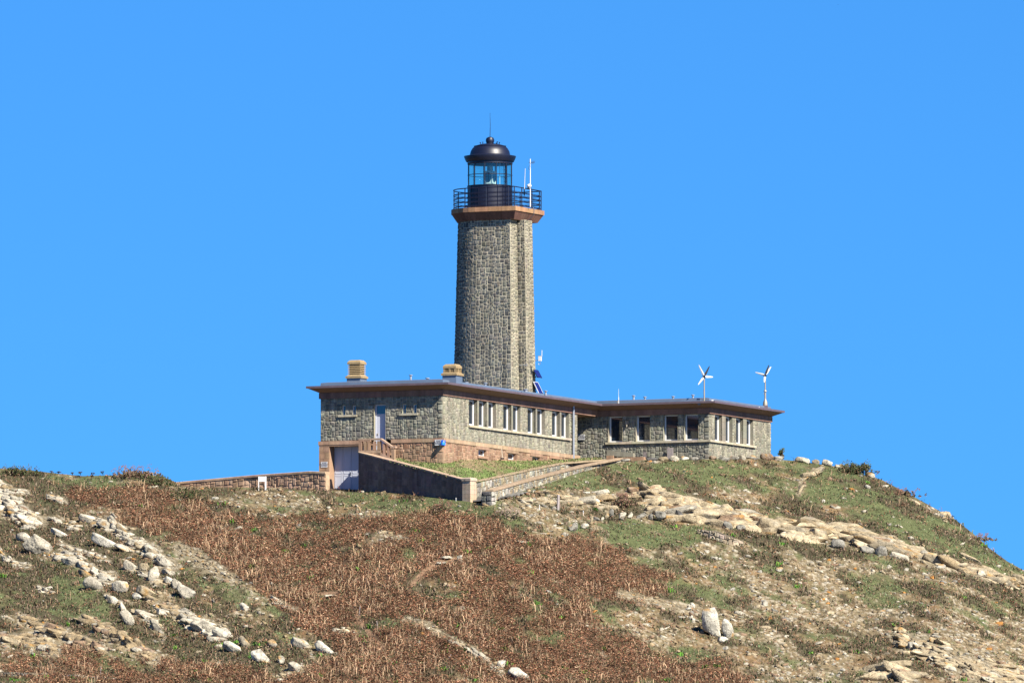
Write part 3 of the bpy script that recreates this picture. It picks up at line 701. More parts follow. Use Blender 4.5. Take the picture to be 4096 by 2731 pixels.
# white box antenna
vb = VT+d1+.3; ub = onF(2160, 1434, vb)[0]; zbx = onF(2160, 1434, vb)[1]; uw = ut+CU+(Wt+nn-CU)*kf(zbx)
e = bem('wireless_unit', ub, vb, zbx, 'white box with short stick aerial on an arm on the tower side', 'antenna')
m_ = MB(); m_.box(-.1, .1, -.06, .06, -.16, .15); m_.build('box', M['paint'], e)
m_ = MB(); m_.tube([(.13, 0, .14), (.14, 0, .55)], .02, 6); m_.build('stick_aerial', M['paint'], e)
m_ = MB(); m_.tube([(-.12, 0, .18), (-.12, 0, -.1), (uw-ub, 0, -.16)], .022, 6); m_.tube([(-.12, 0, .17), (.16, 0, .17)], .014, 5); m_.tube([(-.02, 0, -.16), (-.12, 0, -.3), (-.06, 0, -.42), (.04, 0, -.36), (.05, 0, -.16)], .01, 5)
m_.box(uw-ub-.03, uw-ub+.05, -.08, .08, -.28, .0); m_.build('bracket', M['steel'], e)
# solar panels
def solar(px, py, L, du, dz, label, fr):
    v0 = VT+1.35+.55; u0, z0 = onF(px, py, v0)
    e = bem('solar_panel', u0, v0, z0, label, 'solar panel', 'solar panels beside the tower foot')
    f = lambda a, b, c: (du*b+dz*-.0+c*.9, a, dz*b+c*.4)
    m_ = MB(); m_.hexa(f, .03, L-.03, .04, .96, .0, .015); m_.build('cells', M['cell'], e)
    m_ = MB()
    for (a, b, c, d) in ((0, L, 0, .04), (0, L, .96, 1), (0, .03, .04, .96), (L-.03, L, .04, .96)): m_.hexa(f, a, b, c, d, -.02, .022)
    m_.build('frame', M[fr], e)
    m_ = MB(); m_.tube([(du, L*.3, dz), (-.1, L*.3, dz*.9)], .02, 5); m_.tube([(du*.4, L*.7, dz*.4), (-.1, L*.7, dz*.9)], .02, 5); m_.build('strut', M['black'], e)
solar(2133, 1478, .75, .30, -.52, 'upper blue solar panel tilted out from the foot of the tower', 'black')
solar(2133, 1526, .72, .42, -.82, 'lower blue solar panel with white frame standing on the roof by the tower', 'paint')
# whip on the wing roof
u, z0 = onF(2474.5, 1622, V2-.6); z1 = onF(2474.5, 1555, V2-.6)[1]
e = bem('whip_antenna', u, V2-.6, z0, 'thin white whip aerial on the roof edge of the right wing', 'antenna')
m_ = MB(); m_.tube([(0, 0, 0), (0, 0, (z1-z0)*.5)], .028, 6); m_.tube([(0, 0, (z1-z0)*.5), (0, 0, z1-z0)], .014, 5, r1=.008); m_.build('whip', M['paint'], e)
m_ = MB(); m_.tube([(-.06, 0, .0), (-.06, 0, .35), (.05, 0, .36)], .025, 6); m_.build('bracket', M['steel'], e)
# wind turbines
def blade(mb, ang, L, yaw, sc=1.0, lean=0, w0=.17):
    ca_, sa_ = math.cos(R(ang)), math.sin(R(ang)); n = 6; rows = []
    for k in range(n+1):
        t = k/n; r_ = .08+L*t; wd = w0*(1-.62*t)*(.55 if k == 0 else 1)*(.6 if k == n else 1); rows.append((r_, wd, .02*(1-t)+.004))
    nb_ = len(mb.v)
    for (r_, wd, th) in rows:
        for (a, b) in ((-.5, 0), (0, th), (.5, 0), (0, -th)):
            x = r_*ca_*math.cos(R(yaw))-a*wd*sa_; z = r_*sa_+a*wd*ca_; y = -r_*ca_*math.sin(R(yaw))+b+a*wd*.35+lean*r_
            mb.v.append((x, y, z))
    for k in range(n):
        for q in range(4): mb.f.append((nb_+4*k+q, nb_+4*k+(q+1) % 4, nb_+4*k+4+(q+1) % 4, nb_+4*k+4+q)); mb.c.append((1, 1, 1))
    mb.f.append(tuple(nb_+4*n+q for q in range(4))); mb.c.append((1, 1, 1))
def turbine(px, pyb, pyh, V, bl, label, kink):
    u, z0 = onF(px, pyb, V); uh, z1 = onF(px, pyh, V); w_ = B2W(u, V, z0); H = z1-z0
    e = empty('wind_turbine', w_, label, 'wind turbine', 0, 'small wind turbines on the right wing roof')
    m_ = MB(); m_.tube([(0, 0, 0), (0, 0, H*.45)], .062 if kink else .05, 10); m_.tube([(0, 0, H*.45), (0, 0, H-.06)], .045, 10)
    if kink: m_.lathe([(.05, H*.47), (.11, H*.48), (.11, H*.5), (.05, H*.54)], 0, 0, 12); m_.lathe([(.05, .55), (.15, .3), (.16, .1)], 0, 0, 12); m_.tube([(-.12, 0, H*.42), (0, 0, H*.43)], .03, 6)
    m_.build('pole', M['steel'], e, True)
    m_ = MB(); m_.box(-.17, .17, -.16, .16, -.25, .03 if not kink else .1); 
    m_.build('mount', M['fascia'] if kink else M['steel'], e)
    m_ = MB(); m_.lathe([(.001, H-.12), (.07, H-.1), (.1, H), (.07, H+.08), (.001, H+.1)], 0, 0, 12); m_.tube([(0, .3, H), (0, -.12, H)], .07, 10, r1=.05)
    m_.tube([(-.02, -.1, H), (-.14, -.12, H+.04), (-.12, -.12, H-.1)], .02, 5)
    m_.build('generator', M['black'], e, True)
    for (ang, L, yaw, dk) in bl:
        m_ = MB(); blade(m_, ang, L, yaw, lean=.05); m_.v = [(x, y-.1, z+H) for x, y, z in m_.v]; bo = m_.build('blade', M['bird'] if dk else M['paint'], e)
        if dk: bo['label'] = 'blade seen dark'
V4 = V2+.0
turbine(2817, 1605, 1506, V2-.25, [(115, .78, 0, 0), (63, .70, 0, 1), (-3, .5, 0, 0), (233, .60, 0, 0)], 'white-bladed small wind turbine on a plain pole at the corner of the right wing roof', False)
vt2 = onR(3061, 1625, U3-.0)[0]
o3 = B2W(U3, vt2)
u_, v_ = U3, vt2
def turb2():
    z0 = onR(3061, 1627, U3)[1]; z1 = onR(3061, 1501, U3)[1]
    global onF_save
    return z0, z1
z0, z1 = turb2()
pyb, pyh = 1627, 1501
turbine(3061, 1627, 1501, (lambda: vt2)(), [(163, .62, 0, 0), (70, .66, 0, 1), (56, .62, 0, 0), (262, .4, 0, 0)], 'small wind turbine on a thicker jointed pole at the far right end of the roof', True)
# conduit loops and roof lamps
for (a, b, lab, s_) in ((2849, 1604, 'round white floodlight on the roof corner beside the plain-poled turbine', .11), (3036, 1631, 'small white spotlight on the roof edge left of the right-hand turbine', .08)):
    if a < 2900: u, V_ = onF(a, b, V2-.5)[0], V2-.5; z = onF(a, b, V2-.5)[1]
    else: V_, z = onR(a, b, U3+.5); u = U3+.5
    e = bem('floodlight', u, V_, z-.02, lab, 'lamp')
    m_ = MB(); m_.lathe([(.001, -.08), (s_, -.06), (s_*1.1, .02), (s_*.7, .09), (.001, .1)], 0, 0, 14); m_.build('lamp_head', M['paint'], e, True); m_ = MB(); m_.tube([(0, 0, -.15), (0, 0, -.05)], .03, 6); m_.build('bracket', M['black'], e)
u, z = onF(2797, 1607, V2-.55); m_ = MB(); m_.box(-.12, .12, -.08, .08, -.12, .14); m_.box(-.08, .08, -.06, .06, -.2, -.12)
e = m_.build('junction_box', M['zinc']); e.location = B2W(u, V2-.55, z); e.rotation_euler = (0, 0, -A); tag(e, 'small blue-grey box on the roof edge left of the plain-poled turbine', 'box')

# ------------------------------------------------------------ signs
def text_to(mbname, txt, size, parent, m, loc, rot, align='CENTER'):
    cu = bpy.data.curves.new('t', 'FONT'); cu.body = txt; cu.size = size; cu.align_x = align; cu.align_y = 'CENTER'; cu.extrude = .002; cu.space_line = .95
    to = bpy.data.objects.new('t', cu); C.collection.objects.link(to)
    dg = bpy.context.evaluated_depsgraph_get(); me = bpy.data.meshes.new_from_object(to.evaluated_get(dg))
    bpy.data.objects.remove(to); me.materials.clear(); me.materials.append(m)
    o = bpy.data.objects.new(mbname, me); C.collection.objects.link(o); o.parent = parent; o.location = loc; o.rotation_euler = rot; return o
def sign(px0, px1, py0, py1, V, label):
    u0, z1 = onF(px0, py0, V); u1, z0 = onF(px1, py1, V); uc_, zc_ = (u0+u1)/2, (z0+z1)/2; w_, h_ = (u1-u0)/2, (z1-z0)/2
    e = bem('warning_sign', uc_, V, zc_, label, 'sign', 'electronic protection signs')
    m_ = MB(); m_.box(-w_, w_, -.01, .015, -h_, h_); m_.box(-w_, w_, -.018, -.0101, h_-.015, h_); m_.box(-w_, w_, -.018, -.0101, -h_, -h_+.015); m_.box(-w_, -w_+.012, -.018, -.0101, -h_+.015, h_-.015); m_.box(w_-.012, w_, -.018, -.0101, -h_+.015, h_-.015)
    m_.build('panel', M['paint'], e)
    text_to('lettering', 'BATIMENT\nSOUS PROTECTION\nELECTRONIQUE\nTELESURVEILLE', .072, e, M['ink'], (0, -.016, 0), (math.pi/2, 0, 0))
sign(1284, 1310, 1846.5, 1867.5, -.135, 'white lettered notice on the left pier beside the garage doors')
sign(1740, 1767, 1758, 1780, -.2, 'white lettered notice at the near corner of the pink plinth, left of the blue sign')
sign(2314, 2339, 1737, 1758, V2-.09, 'white lettered notice in the shaded porch recess right of the downpipe')
s0, z1 = onR(1768.5, 1759, .2); s1, z0 = onR(1782, 1781, .2)
e = bem('information_sign', .2, s0, z0, 'blue information sign with white emblem on the building corner', 'sign')
L = s1-s0; H = z1-z0; fx = lambda a, b, c: (c, a, b)
m_ = MB(); m_.hexa(fx, 0, L, 0, H, -.08, 0); m_.build('panel', M['blue'], e)
m_ = MB(); m_.hexa(fx, .05, L-.05, H*.18, H*.34, 0, .006); m_.hexa(fx, .05, L*.8, H*.38, H*.52, 0, .006); m_.build('text_block', M['lblue'], e)
m_ = MB(); m_.hexa(fx, L*.42, L*.58, H*.74, H*.93, 0, .006); m_.hexa(fx, L*.25, L*.75, H*.62, H*.68, 0, .006); m_.build('emblem', M['paint'], e)

# ------------------------------------------------------------ terrain
CR = np.array([(-700, 1800), (-300, 1850), (0, 1872), (120, 1880), (230, 1893), (330, 1903), (450, 1900), (560, 1893), (650, 1905), (700, 1926), (740, 1945), (900, 1948), (1304, 1953), (1434, 1958), (1560, 1962), (1700, 1982), (1860, 2004), (1894, 2009), (1935, 2013),
 (1978, 2012), (2013, 1990), (2150, 1945), (2300, 1896), (2420, 1862), (2488, 1845), (2600, 1838), (2840, 1836), (3084, 1834), (3180, 1842), (3300, 1858), (3380, 1870), (3440, 1895), (3526, 1917), (3656, 1986), (3763, 2045), (3811, 2069), (3894, 2134), (3953, 2188), (4030, 2244), (4096, 2280), (4400, 2460), (4900, 2700)], float)
def crest(px): return np.interp(px, CR[:, 0], CR[:, 1])
CP = np.array([(0, 1872, 755), (330, 1903, 753), (700, 1926, 750), (1000, 1948, 747.6), (1304, 1953, 745.6), (1434, 1958, 744.0), (1640, 1972, 739.3), (1870, 2004, 734), (1955, 2013, 732), (2150, 1945, 741), (2300, 1896, 748), (2488, 1845, 757.5), (2840, 1836, 760.2), (3084, 1834, 768), (3300, 1858, 768), (3526, 1917, 764), (3800, 2062, 758), (4096, 2280, 750), (4500, 2520, 742), (-400, 1840, 756),
 (2700, 1930, 750), (2300, 2040, 736), (2750, 2080, 739), (3150, 2130, 741), (3500, 2210, 739), (3900, 2330, 736), (1500, 2060, 733), (1000, 2060, 738), (500, 2050, 741), (100, 2050, 742), (1900, 2150, 725), (2800, 2350, 724), (3400, 2450, 724), (1200, 2300, 722), (500, 2300, 724),
 (0, 2400, 720), (2000, 2450, 711), (0, 2731, 702), (700, 2731, 701), (1500, 2731, 699.5), (2300, 2731, 699.5), (3100, 2731, 703), (4096, 2731, 708), (-500, 2731, 703), (4700, 2800, 712), (4700, 2950, 700), (2000, 3000, 688), (-300, 3000, 688)], float)
def tps_fit(P):
    n = len(P); x = P[:, 0]/1000; y = P[:, 1]/1000
    r2_ = (x[:, None]-x)**2+(y[:, None]-y)**2; Kk = r2_*np.log(r2_+1e-12)*.5+np.eye(n)*1e-3
    Q = np.c_[np.ones(n), x, y]; Am = np.zeros((n+3, n+3)); Am[:n, :n] = Kk; Am[:n, n:] = Q; Am[n:, :n] = Q.T
    s = np.linalg.solve(Am, np.r_[P[:, 2], 0, 0, 0]); return x, y, s
TX, TY, TS = tps_fit(CP)
def depth(px, py):
    px = np.asarray(px, float); py = np.asarray(py, float); x = px/1000; y = py/1000
    out = TS[-3]+TS[-2]*x+TS[-1]*y
    for i in range(len(TX)):
        r2_ = (x-TX[i])**2+(y-TY[i])**2; out = out+TS[i]*r2_*np.log(r2_+1e-12)*.5
    return out
def W2(px, py, Y):
    u = (px-2048)/F; v = (1365.5-py)/F; dy = math.cos(TH)-v*math.sin(TH); dz = math.sin(TH)+v*math.cos(TH); k = Y/dy
    return np.stack([u*k, Y-D0+0*px, CAMZ+dz*k], -1)
def segd(px, py, line):
    d = np.full(np.shape(px), 1e9)
    for (a, b), (c, e_) in zip(line, line[1:]):
        dx, dy = c-a, e_-b; t = np.clip(((px-a)*dx+(py-b)*dy)/(dx*dx+dy*dy+1e-9), 0, 1)
        d = np.minimum(d, np.hypot(px-a-dx*t, py-b-dy*t))
    return d
def inpoly(px, py, P):
    r_ = np.zeros(np.shape(px), bool); n = len(P)
    for i in range(n):
        (x0, y0), (x1, y1) = P[i], P[(i+1) % n]
        if y0 == y1: continue
        c = ((y0 > py) != (y1 > py)) & (px < (x1-x0)*(py-y0)/(y1-y0)+x0); r_ ^= c
    return r_
# outcrop bands: (polyline, half width px, label, tone)
BANDS = [
 ([(-40, 1975), (40, 2015), (110, 2060), (150, 2078)], 42, 'large cracked cream rock outcrop at the upper left edge of the photo', 'pale'),
 ([(0, 1930), (50, 1960), (110, 1978)], 11, 'thin strip of pale stones near the top left corner of the hill', 'pale'),
 ([(205, 1985), (262, 2010)], 12, 'short white rock strip in the brown bracken near the left skyline', 'pale'),
 ([(195, 2065), (265, 2100), (320, 2115)], 9, 'narrow pale ledge left of the wedge-shaped boulder', 'pale'),
 ([(375, 2085), (460, 2100), (520, 2160), (600, 2195), (690, 2275)], 26, 'long pale fractured rock band running down right from the wedge-shaped boulder', 'pale'),
 ([(240, 2175), (300, 2200), (370, 2225), (440, 2245)], 13, 'thin pale rock band below the white slabs on the left slope', 'pale'),
 ([(250, 2225), (320, 2245), (390, 2300), (450, 2320)], 24, 'knobbly white rock patch with orange lichen right of the saddle-shaped boulder', 'pale'),
 ([(500, 2275), (560, 2290), (600, 2315), (660, 2330)], 16, 'row of broken pale rock leading to the round-topped boulders on the left slope', 'pale'),
 ([(0, 2200), (25, 2232), (60, 2260), (120, 2270)], 14, 'pale rock at the left photo edge below the saddle-shaped boulder', 'pale'),
 ([(150, 2345), (200, 2370)], 12, 'small pale ledge in green heath at the far left', 'pale'),
 ([(430, 2380), (480, 2420), (520, 2480)], 15, 'thin pale rib descending between two heath patches, left of centre', 'pale'),
 ([(600, 2400), (660, 2435), (730, 2460)], 24, 'tan broken rock slope above the large flat pale outcrop', 'tan'),
 ([(735, 2465), (800, 2500), (880, 2530)], 30, 'large flat pale bedrock slab with smooth grey face on the lower left slope', 'pale'),
 ([(720, 2190), (790, 2230), (860, 2275), (925, 2318)], 26, 'tan patch of broken scree amid brown bracken left of centre', 'scree'),
 ([(-20, 2545), (60, 2555), (170, 2560), (230, 2600)], 26, 'yellowish blocky rock face at the lower left corner', 'tan'),
 ([(100, 2480), (200, 2515), (330, 2560), (420, 2600)], 24, 'tan fissured rock band low on the left slope', 'tan'),
 ([(330, 2470), (440, 2530), (540, 2590), (620, 2640)], 26, 'sandy crumbling rock slope ending in bracken at lower left', 'tan'),
 ([(560, 2450), (620, 2490), (650, 2540)], 22, 'loose white rubble patch beside the sandy rock slope', 'pale'),
 ([(1105, 2405), (1190, 2440)], 10, 'line of small tan and orange stones in bracken left of the footpath', 'pale'),
 ([(1340, 2512), (1385, 2522)], 8, 'few white stones in bracken left of the footpath', 'pale'),
 ([(1625, 2470), (1700, 2500), (1790, 2550)], 14, 'tan slanting rock strip right of the footpath', 'scree'),
 ([(1800, 2555), (1870, 2595), (1930, 2640)], 12, 'pale broken strip continuing down from the tan rock right of the footpath', 'pale'),
 ([(1900, 2600), (1960, 2650), (2010, 2690)], 15, 'cracked white rock cluster at the bottom centre', 'pale'),
 ([(2090, 2010), (2170, 2005), (2250, 2000), (2350, 2000), (2480, 1985)], 15, 'flat cream rock shelf above the dark heath behind the wooden post', 'cream'),
 ([(2380, 2020), (2440, 2040)], 8, 'small cream ledge beside the tall standing stone', 'cream'),
 ([(2540, 1975), (2600, 1960), (2640, 1990)], 22, 'knobbly cream boulder cluster above the brown bush', 'cream'),
 ([(2600, 2030), (2690, 2020), (2790, 2040), (2880, 2060)], 32, 'big cream bedrock ledge with overhanging dark hollows below the building', 'cream'),
 ([(2890, 2075), (2960, 2085), (3030, 2100), (3120, 2110), (3210, 2130)], 30, 'broad yellow cream rock ledge across the middle of the right slope', 'cream'),
 ([(3230, 2110), (3300, 2130), (3400, 2140), (3480, 2160)], 32, 'broken yellowish ledge continuing right across the slope', 'cream'),
 ([(3500, 2165), (3600, 2190), (3700, 2225), (3780, 2250)], 22, 'pale ledge of rounded blocks on the far right slope', 'cream'),
 ([(3790, 2255), (3900, 2290), (4000, 2320), (4110, 2340)], 20, 'pale fractured ledge reaching the right edge of the photo', 'cream'),
 ([(3195, 1975), (3215, 1920), (3260, 1885)], 9, 'tumbled stack of pale and orange stones on the upper right slope', 'cream'),
 ([(2480, 2370), (2560, 2390), (2700, 2420), (2790, 2440)], 20, 'flat spread of sandy rubble left of the twin white boulders', 'scree'),
 ([(2760, 2430), (2775, 2480)], 14, 'pale knobbly rocks just left of the twin white boulders', 'pale'),
 ([(3600, 2560), (3700, 2600), (3850, 2660), (4000, 2700), (4110, 2725)], 40, 'pale lichened bedrock at the lower right corner', 'cream'),
 ([(3480, 2700), (3560, 2690), (3640, 2720)], 24, 'cream bedrock showing at the bottom right', 'cream'),
]
PATHS = [[(1650, 2335), (1695, 2285), (1745, 2250), (1840, 2235)], [(1425, 2440), (1450, 2490), (1490, 2540), (1540, 2600)], [(1610, 2655), (1640, 2690), (1640, 2740)], [(1290, 2372), (1345, 2372)]]
BR_UP = [(0, 2560), (0, 2700), (-700, 2700), (-700, 3100), (3300, 3100), (3000, 2731), (2850, 2650), (2600, 2590), (2420, 2540), (2330, 2460), (2380, 2400), (2600, 2420), (2690, 2360), (2620, 2290), (2480, 2210), (2330, 2120), (2230, 2160), (2050, 2120), (1900, 2070), (1700, 2040), (1450, 2060), (1200, 2070), (1000, 2060), (850, 2010), (650, 1965), (450, 1955), (280, 1955), (230, 1985), (340, 2050), (520, 2110), (760, 2180), (960, 2310), (1080, 2420), (1180, 2500), (1350, 2600), (1100, 2720), (700, 2640), (400, 2610)]
GREEN = [[(200, 1905), (360, 1900), (560, 1930), (330, 1985), (220, 1950)], [(1400, 1965), (1560, 1966), (1900, 2015), (2100, 2090), (1980, 2110), (1760, 2040), (1560, 2030), (1380, 2000)], [(1990, 1995), (2300, 1900), (2500, 1850), (2900, 1840), (3100, 1900), (2700, 1960), (2400, 1960), (2150, 1980)],
         [(2350, 2090), (2600, 2095), (2800, 2110), (2760, 2200), (2600, 2190), (2420, 2150)], [(3150, 1850), (3450, 1900), (3700, 2040), (3900, 2170), (4096, 2300), (3800, 2200), (3500, 2090), (3250, 1990)], [(200, 2240), (330, 2290), (430, 2400), (520, 2520), (330, 2500), (160, 2420)]]
HEATH = [[(-100, 2060), (350, 2080), (620, 2250), (800, 2380), (960, 2480), (1250, 2640), (1000, 2700), (700, 2610), (500, 2620), (150, 2480), (-100, 2430)], [(2090, 2020), (2500, 2020), (2560, 1990), (2620, 2060), (2400, 2060), (2250, 2050)], [(620, 1930), (780, 1990), (880, 2030), (740, 1985), (560, 1930)], [(3380, 1880), (3500, 1920), (3800, 2080), (4000, 2260), (3650, 2090)], [(-100, 1880), (180, 1890), (300, 2040), (420, 2080), (100, 2030)], [(2950, 2130), (3200, 2160), (3500, 2230), (3250, 2220), (3000, 2180)], [(3700, 2230), (4096, 2370), (4096, 2420), (3800, 2300)]]
GRAV = [[(120, 2180), (330, 2200), (560, 2240), (700, 2330), (860, 2440), (980, 2560), (820, 2560), (640, 2440), (420, 2400), (240, 2290)], [(690, 1948), (1310, 1956), (1420, 1990), (1560, 2050), (1350, 2060), (1000, 2050), (800, 2000)], [(2050, 1990), (2500, 1960), (2640, 2000), (2300, 2020), (2100, 2040)], [(2640, 2380), (2900, 2160), (3300, 2230), (3700, 2280), (4096, 2420), (4200, 2900), (3100, 2731), (2900, 2640), (2500, 2460), (2500, 2360)], [(0, 2430), (200, 2460), (480, 2520), (700, 2620), (560, 2660), (0, 2600)], [(600, 2330), (700, 2360), (860, 2450), (700, 2520), (560, 2440)]]
TYP = ['bracken', 'green', 'heath', 'scree', 'soil', 'rock', 'path']
def weights(px, py):
    P = W2(px, py, depth(px, py)); X = P[..., 0]; Yy = P[..., 1]*1.0
    wx = px+(fbm(X, Yy*.6, 2.6, 1)-.5)*190; wy = py+(fbm(X, Yy*.6, 2.2, 5)-.5)*100
    s = {k: np.zeros(np.shape(px)) for k in TYP}
    n = lambda sc, sd: (fbm(X+Yy*.2, Yy*.55, sc, sd, 4)-.5)
    s['bracken'] += np.where(inpoly(wx, wy, BR_UP), 1.0, -.55)+n(3.0, 21)*1.0
    for P_ in GREEN: s['green'] += 1.15*inpoly(wx, wy, P_)
    for P_ in HEATH: s['heath'] += .95*inpoly(wx, wy, P_)
    for P_ in GRAV: s['scree'] += .55*inpoly(wx, wy, P_)
    s['green'] += n(1.3, 31)*3.4+.30; s['heath'] += n(1.2, 41)*3.4+.46; s['scree'] += n(2.2, 51)*3.4+.05; s['soil'] += n(1.8, 61)*3.0+.16
    rk = np.full(np.shape(px), -1.0)
    for L_, hw, lab, tone in BANDS:
        d = segd(px, py, L_); d = d*(1+(vn(X, Yy, .5, 3)-.5)*.8); rk = np.maximum(rk, 2.3*np.clip(1.5-d/hw, -1, 1))
    s['rock'] = rk
    pd = np.full(np.shape(px), 1e9)
    for L_ in PATHS: pd = np.minimum(pd, segd(px, py, L_))
    s['path'] = 3.2*np.clip(1.45-pd/11, -.5, 1)-.4+n(.7, 95)*1.6
    S = np.stack([s[k] for k in TYP], -1); S = np.exp(6*(S-S.max(-1, keepdims=True))); S /= S.sum(-1, keepdims=True)
    return S, X, Yy
def zbump(px, py, X, Yy, rkw=None):
    b = (fbm(X, Yy, 5, 71, 3)-.5)*.5+(fbm(X, Yy, .9, 72, 3)-.5)*.16
    e_ = np.clip((py-crest(px))/60, 0, 1); return b*e_
def surf(px, py):
    px = np.asarray(px, float); py = np.asarray(py, float)
    P = W2(px, py, depth(px, py)); P[..., 2] += zbump(px, py, P[..., 0], P[..., 1]); return P
BASE = np.array([(.13, .075, .045), (.13, .148, .064), (.10, .085, .05), (.245, .19, .11), (.25, .165, .085), (.26, .215, .14), (.29, .185, .115)])
px = np.linspace(-650, 4850, 1101); tt = np.linspace(0, 1, 190)
PXg = np.repeat(px[None], len(tt), 0); cy = crest(px); bt = 2860+0*px
PYg = cy[None]+(bt-cy)[None]*(tt[:, None]**1.08)
Pg = surf(PXg, PYg); Wg, X, Yy = weights(PXg, PYg)
colr = Wg@(BASE*.74)
spk = fbm(X, Yy, .35, 81, 3); spk2 = vn(X, Yy, .16, 83); spk3 = vn(X+3, Yy*1.0, .22, 85)
roc = (Wg[..., 3]+Wg[..., 4]*.35+Wg[..., 5]*.6)
colr = colr*(1+(spk-.5)[..., None]*.9)
st = np.clip((spk2-.62)*5, 0, 1)*np.clip(roc*1.6, 0, 1); colr = colr*(1-st[..., None]*.75)+np.array((.42, .37, .28))*(st[..., None]*.75)
dk = np.clip((spk3-.70)*5, 0, 1)*np.clip(roc*1.3, 0, 1); colr *= (1-dk[..., None]*.6)
Pg[..., 2] += Wg[..., 3]*spk2*.08*np.clip(tt*40, 0, 1)[:, None]
rows = []; crow = []
def wild(q):
    a_ = fbm(q[..., 0], q[..., 1]*.6, 7, 201, 5)[..., None]; b_ = fbm(q[..., 0], q[..., 1]*.6, 2.2, 207, 4)[..., None]
    m1 = np.clip((a_-.46)*9, 0, 1); m2 = np.clip((b_-.52)*8, 0, 1)
    c = (np.array(BASE[0])*(1-m1)+np.array(BASE[1])*m1); c = c*(1-m2)+np.array(BASE[3])*m2
    return c*.74*(.6+.8*fbm(q[..., 0], q[..., 1], .6, 211, 3))[..., None]
def rough(q, k): q[..., 2] += (fbm(q[..., 0], q[..., 1], 6, 221, 4)-.5)*k; return q
# behind the crest the hill levels off, then falls to the sea; in front it runs down to the shore
first = Pg[0]
BK = [(1.2, -.02), (5, -.12), (16, -.3), (38, -1.2), (70, -6), (110, -14), (160, -26), (240, -42), (420, -75)]
for (dy, dz) in BK[::-1]:
    q = first.copy(); q[:, 1] += dy; q[:, 2] += dz; q = rough(q, 0 if dy < 3 else min(1.5, dy*.03)); rows.append(q); crow.append(colr[0] if dy < 3 else wild(q))
for i in range(len(tt)): rows.append(Pg[i]); crow.append(colr[i])
last = Pg[-1]
for k in range(1, 61):
    t_ = k/60; q = last.copy(); q[:, 1] -= 115*t_; q[:, 2] = last[:, 2]*(1-1.12*t_); q = rough(q, 1.2*min(1, t_*8)); m_ = min(1, k/6); rows.append(q); crow.append(colr[-1]*(1-m_)+wild(q)*m_)
G = np.stack(rows); Cc = np.stack(crow)
SD = [(d_*1.0, -.0022*d_*d_-.16*d_) for d_ in list(range(1, 40, 1))+list(range(42, 100, 3))+[110, 130, 160, 200]]
def side(G, j, sgn):
    out = []; cc = []
    for (dx, dz) in SD: q = G[:, j].copy(); q[:, 0] += sgn*dx; q[:, 2] += dz; q = rough(q, min(1.2, dx*.12)); out.append(q); m_ = min(1, dx/4); cc.append(Cc[:, j]*(1-m_)+wild(q)*m_)
    return out, cc
(Ls, Lc), (Rs, Rc) = side(G, 0, -1), side(G, -1, 1)
G = np.concatenate([np.stack(Ls[::-1], 1), G, np.stack(Rs, 1)], 1)
Cc = np.concatenate([np.stack(Lc[::-1], 1), Cc, np.stack(Rc, 1)], 1)
nrw, ncl = G.shape[:2]; idx = np.arange(nrw*ncl).reshape(nrw, ncl)
Fq = np.stack([idx[:-1, :-1], idx[1:, :-1], idx[1:, 1:], idx[:-1, 1:]], -1).reshape(-1, 4)
o = mesh_np('hillside', G.reshape(-1, 3), Fq, Cc.reshape(-1, 3), M['ground'], smooth=False); tag(o, kind='structure')
sm = bpy.data.meshes.new('water'); sm.from_pydata([(-7000, -3000, 0), (7000, -3000, 0), (7000, 7000, 0), (-7000, 7000, 0)], [], [(0, 1, 2, 3)]); sm.materials.append(sea)
o = bpy.data.objects.new('sea', sm); C.collection.objects.link(o); tag(o, kind='structure')
# lawn between the plinth, the ramp wall and the stair wall
RA = B2W(lu0, LV, 0); RAx = 1434.0
def rampY(px_): return (RA[1]+D0)+(734.0-(RA[1]+D0))*(px_-1434)/(1877-1434)
def lawnT(p): return np.interp(p, [1560, 1601, 1640, 1766, 1800, 1839, 1900, 2017, 2122, 2256, 2312, 2400], [1829, 1832, 1846, 1853, 1851, 1838, 1839, 1841.6, 1843, 1839, 1834, 1831])
def lawnB(p): return np.interp(p, [1560, 1600, 1860, 1894, 2000, 2100, 2200, 2294, 2350, 2400], [1842, 1851, 1919, 1928, 1905, 1882, 1861, 1842, 1835, 1833])+3
def lawnYT(p):
    out = []
    for q in p:
        if q < 1771: u = (q-1771)/56.4; y = B2W(u, -.1)[1]+D0
        else: v = onR(q, 1840, .1)[0]; y = B2W(.1, v)[1]+D0
        out.append(y)
    return np.array(out)
def lawnYB(p): return np.where(p < 1877, rampY(p), np.interp(p, [1877, 1894, 2000, 2100, 2200, 2294, 2350, 2400], [734, 734.4, 741, 747, 753, 758.5, 761, 762.5]))
lp = np.linspace(1565, 2395, 260); lt = np.linspace(-.05, 1, 50)
LX = np.repeat(lp[None], 50, 0); LY = lawnT(lp)[None]+(lawnB(lp)-lawnT(lp))[None]*lt[:, None]; LD = lawnYT(lp)[None]+(lawnYB(lp)-lawnYT(lp))[None]*lt[:, None]
LP_ = W2(LX, LY, LD); LP_[..., 2] += (fbm(LP_[..., 0], LP_[..., 1], 1.0, 5, 3)-.5)*.12*np.sin(np.clip(lt, 0, 1)*math.pi)[:, None]
n1 = fbm(LP_[..., 0], LP_[..., 1]*.5, 1.4, 77, 4); n2 = vn(LP_[..., 0], LP_[..., 1], .25, 78)
wl = np.clip((n1-.47)*6, 0, 1)[..., None]; lc = np.array((.14, .19, .06))*(1-wl)+np.array((.25, .19, .11))*wl; lc = lc*(.62+.5*n2[..., None])
idx = np.arange(LP_.shape[0]*LP_.shape[1]).reshape(LP_.shape[:2]); Fq = np.stack([idx[:-1, :-1], idx[1:, :-1], idx[1:, 1:], idx[:-1, 1:]], -1).reshape(-1, 4)
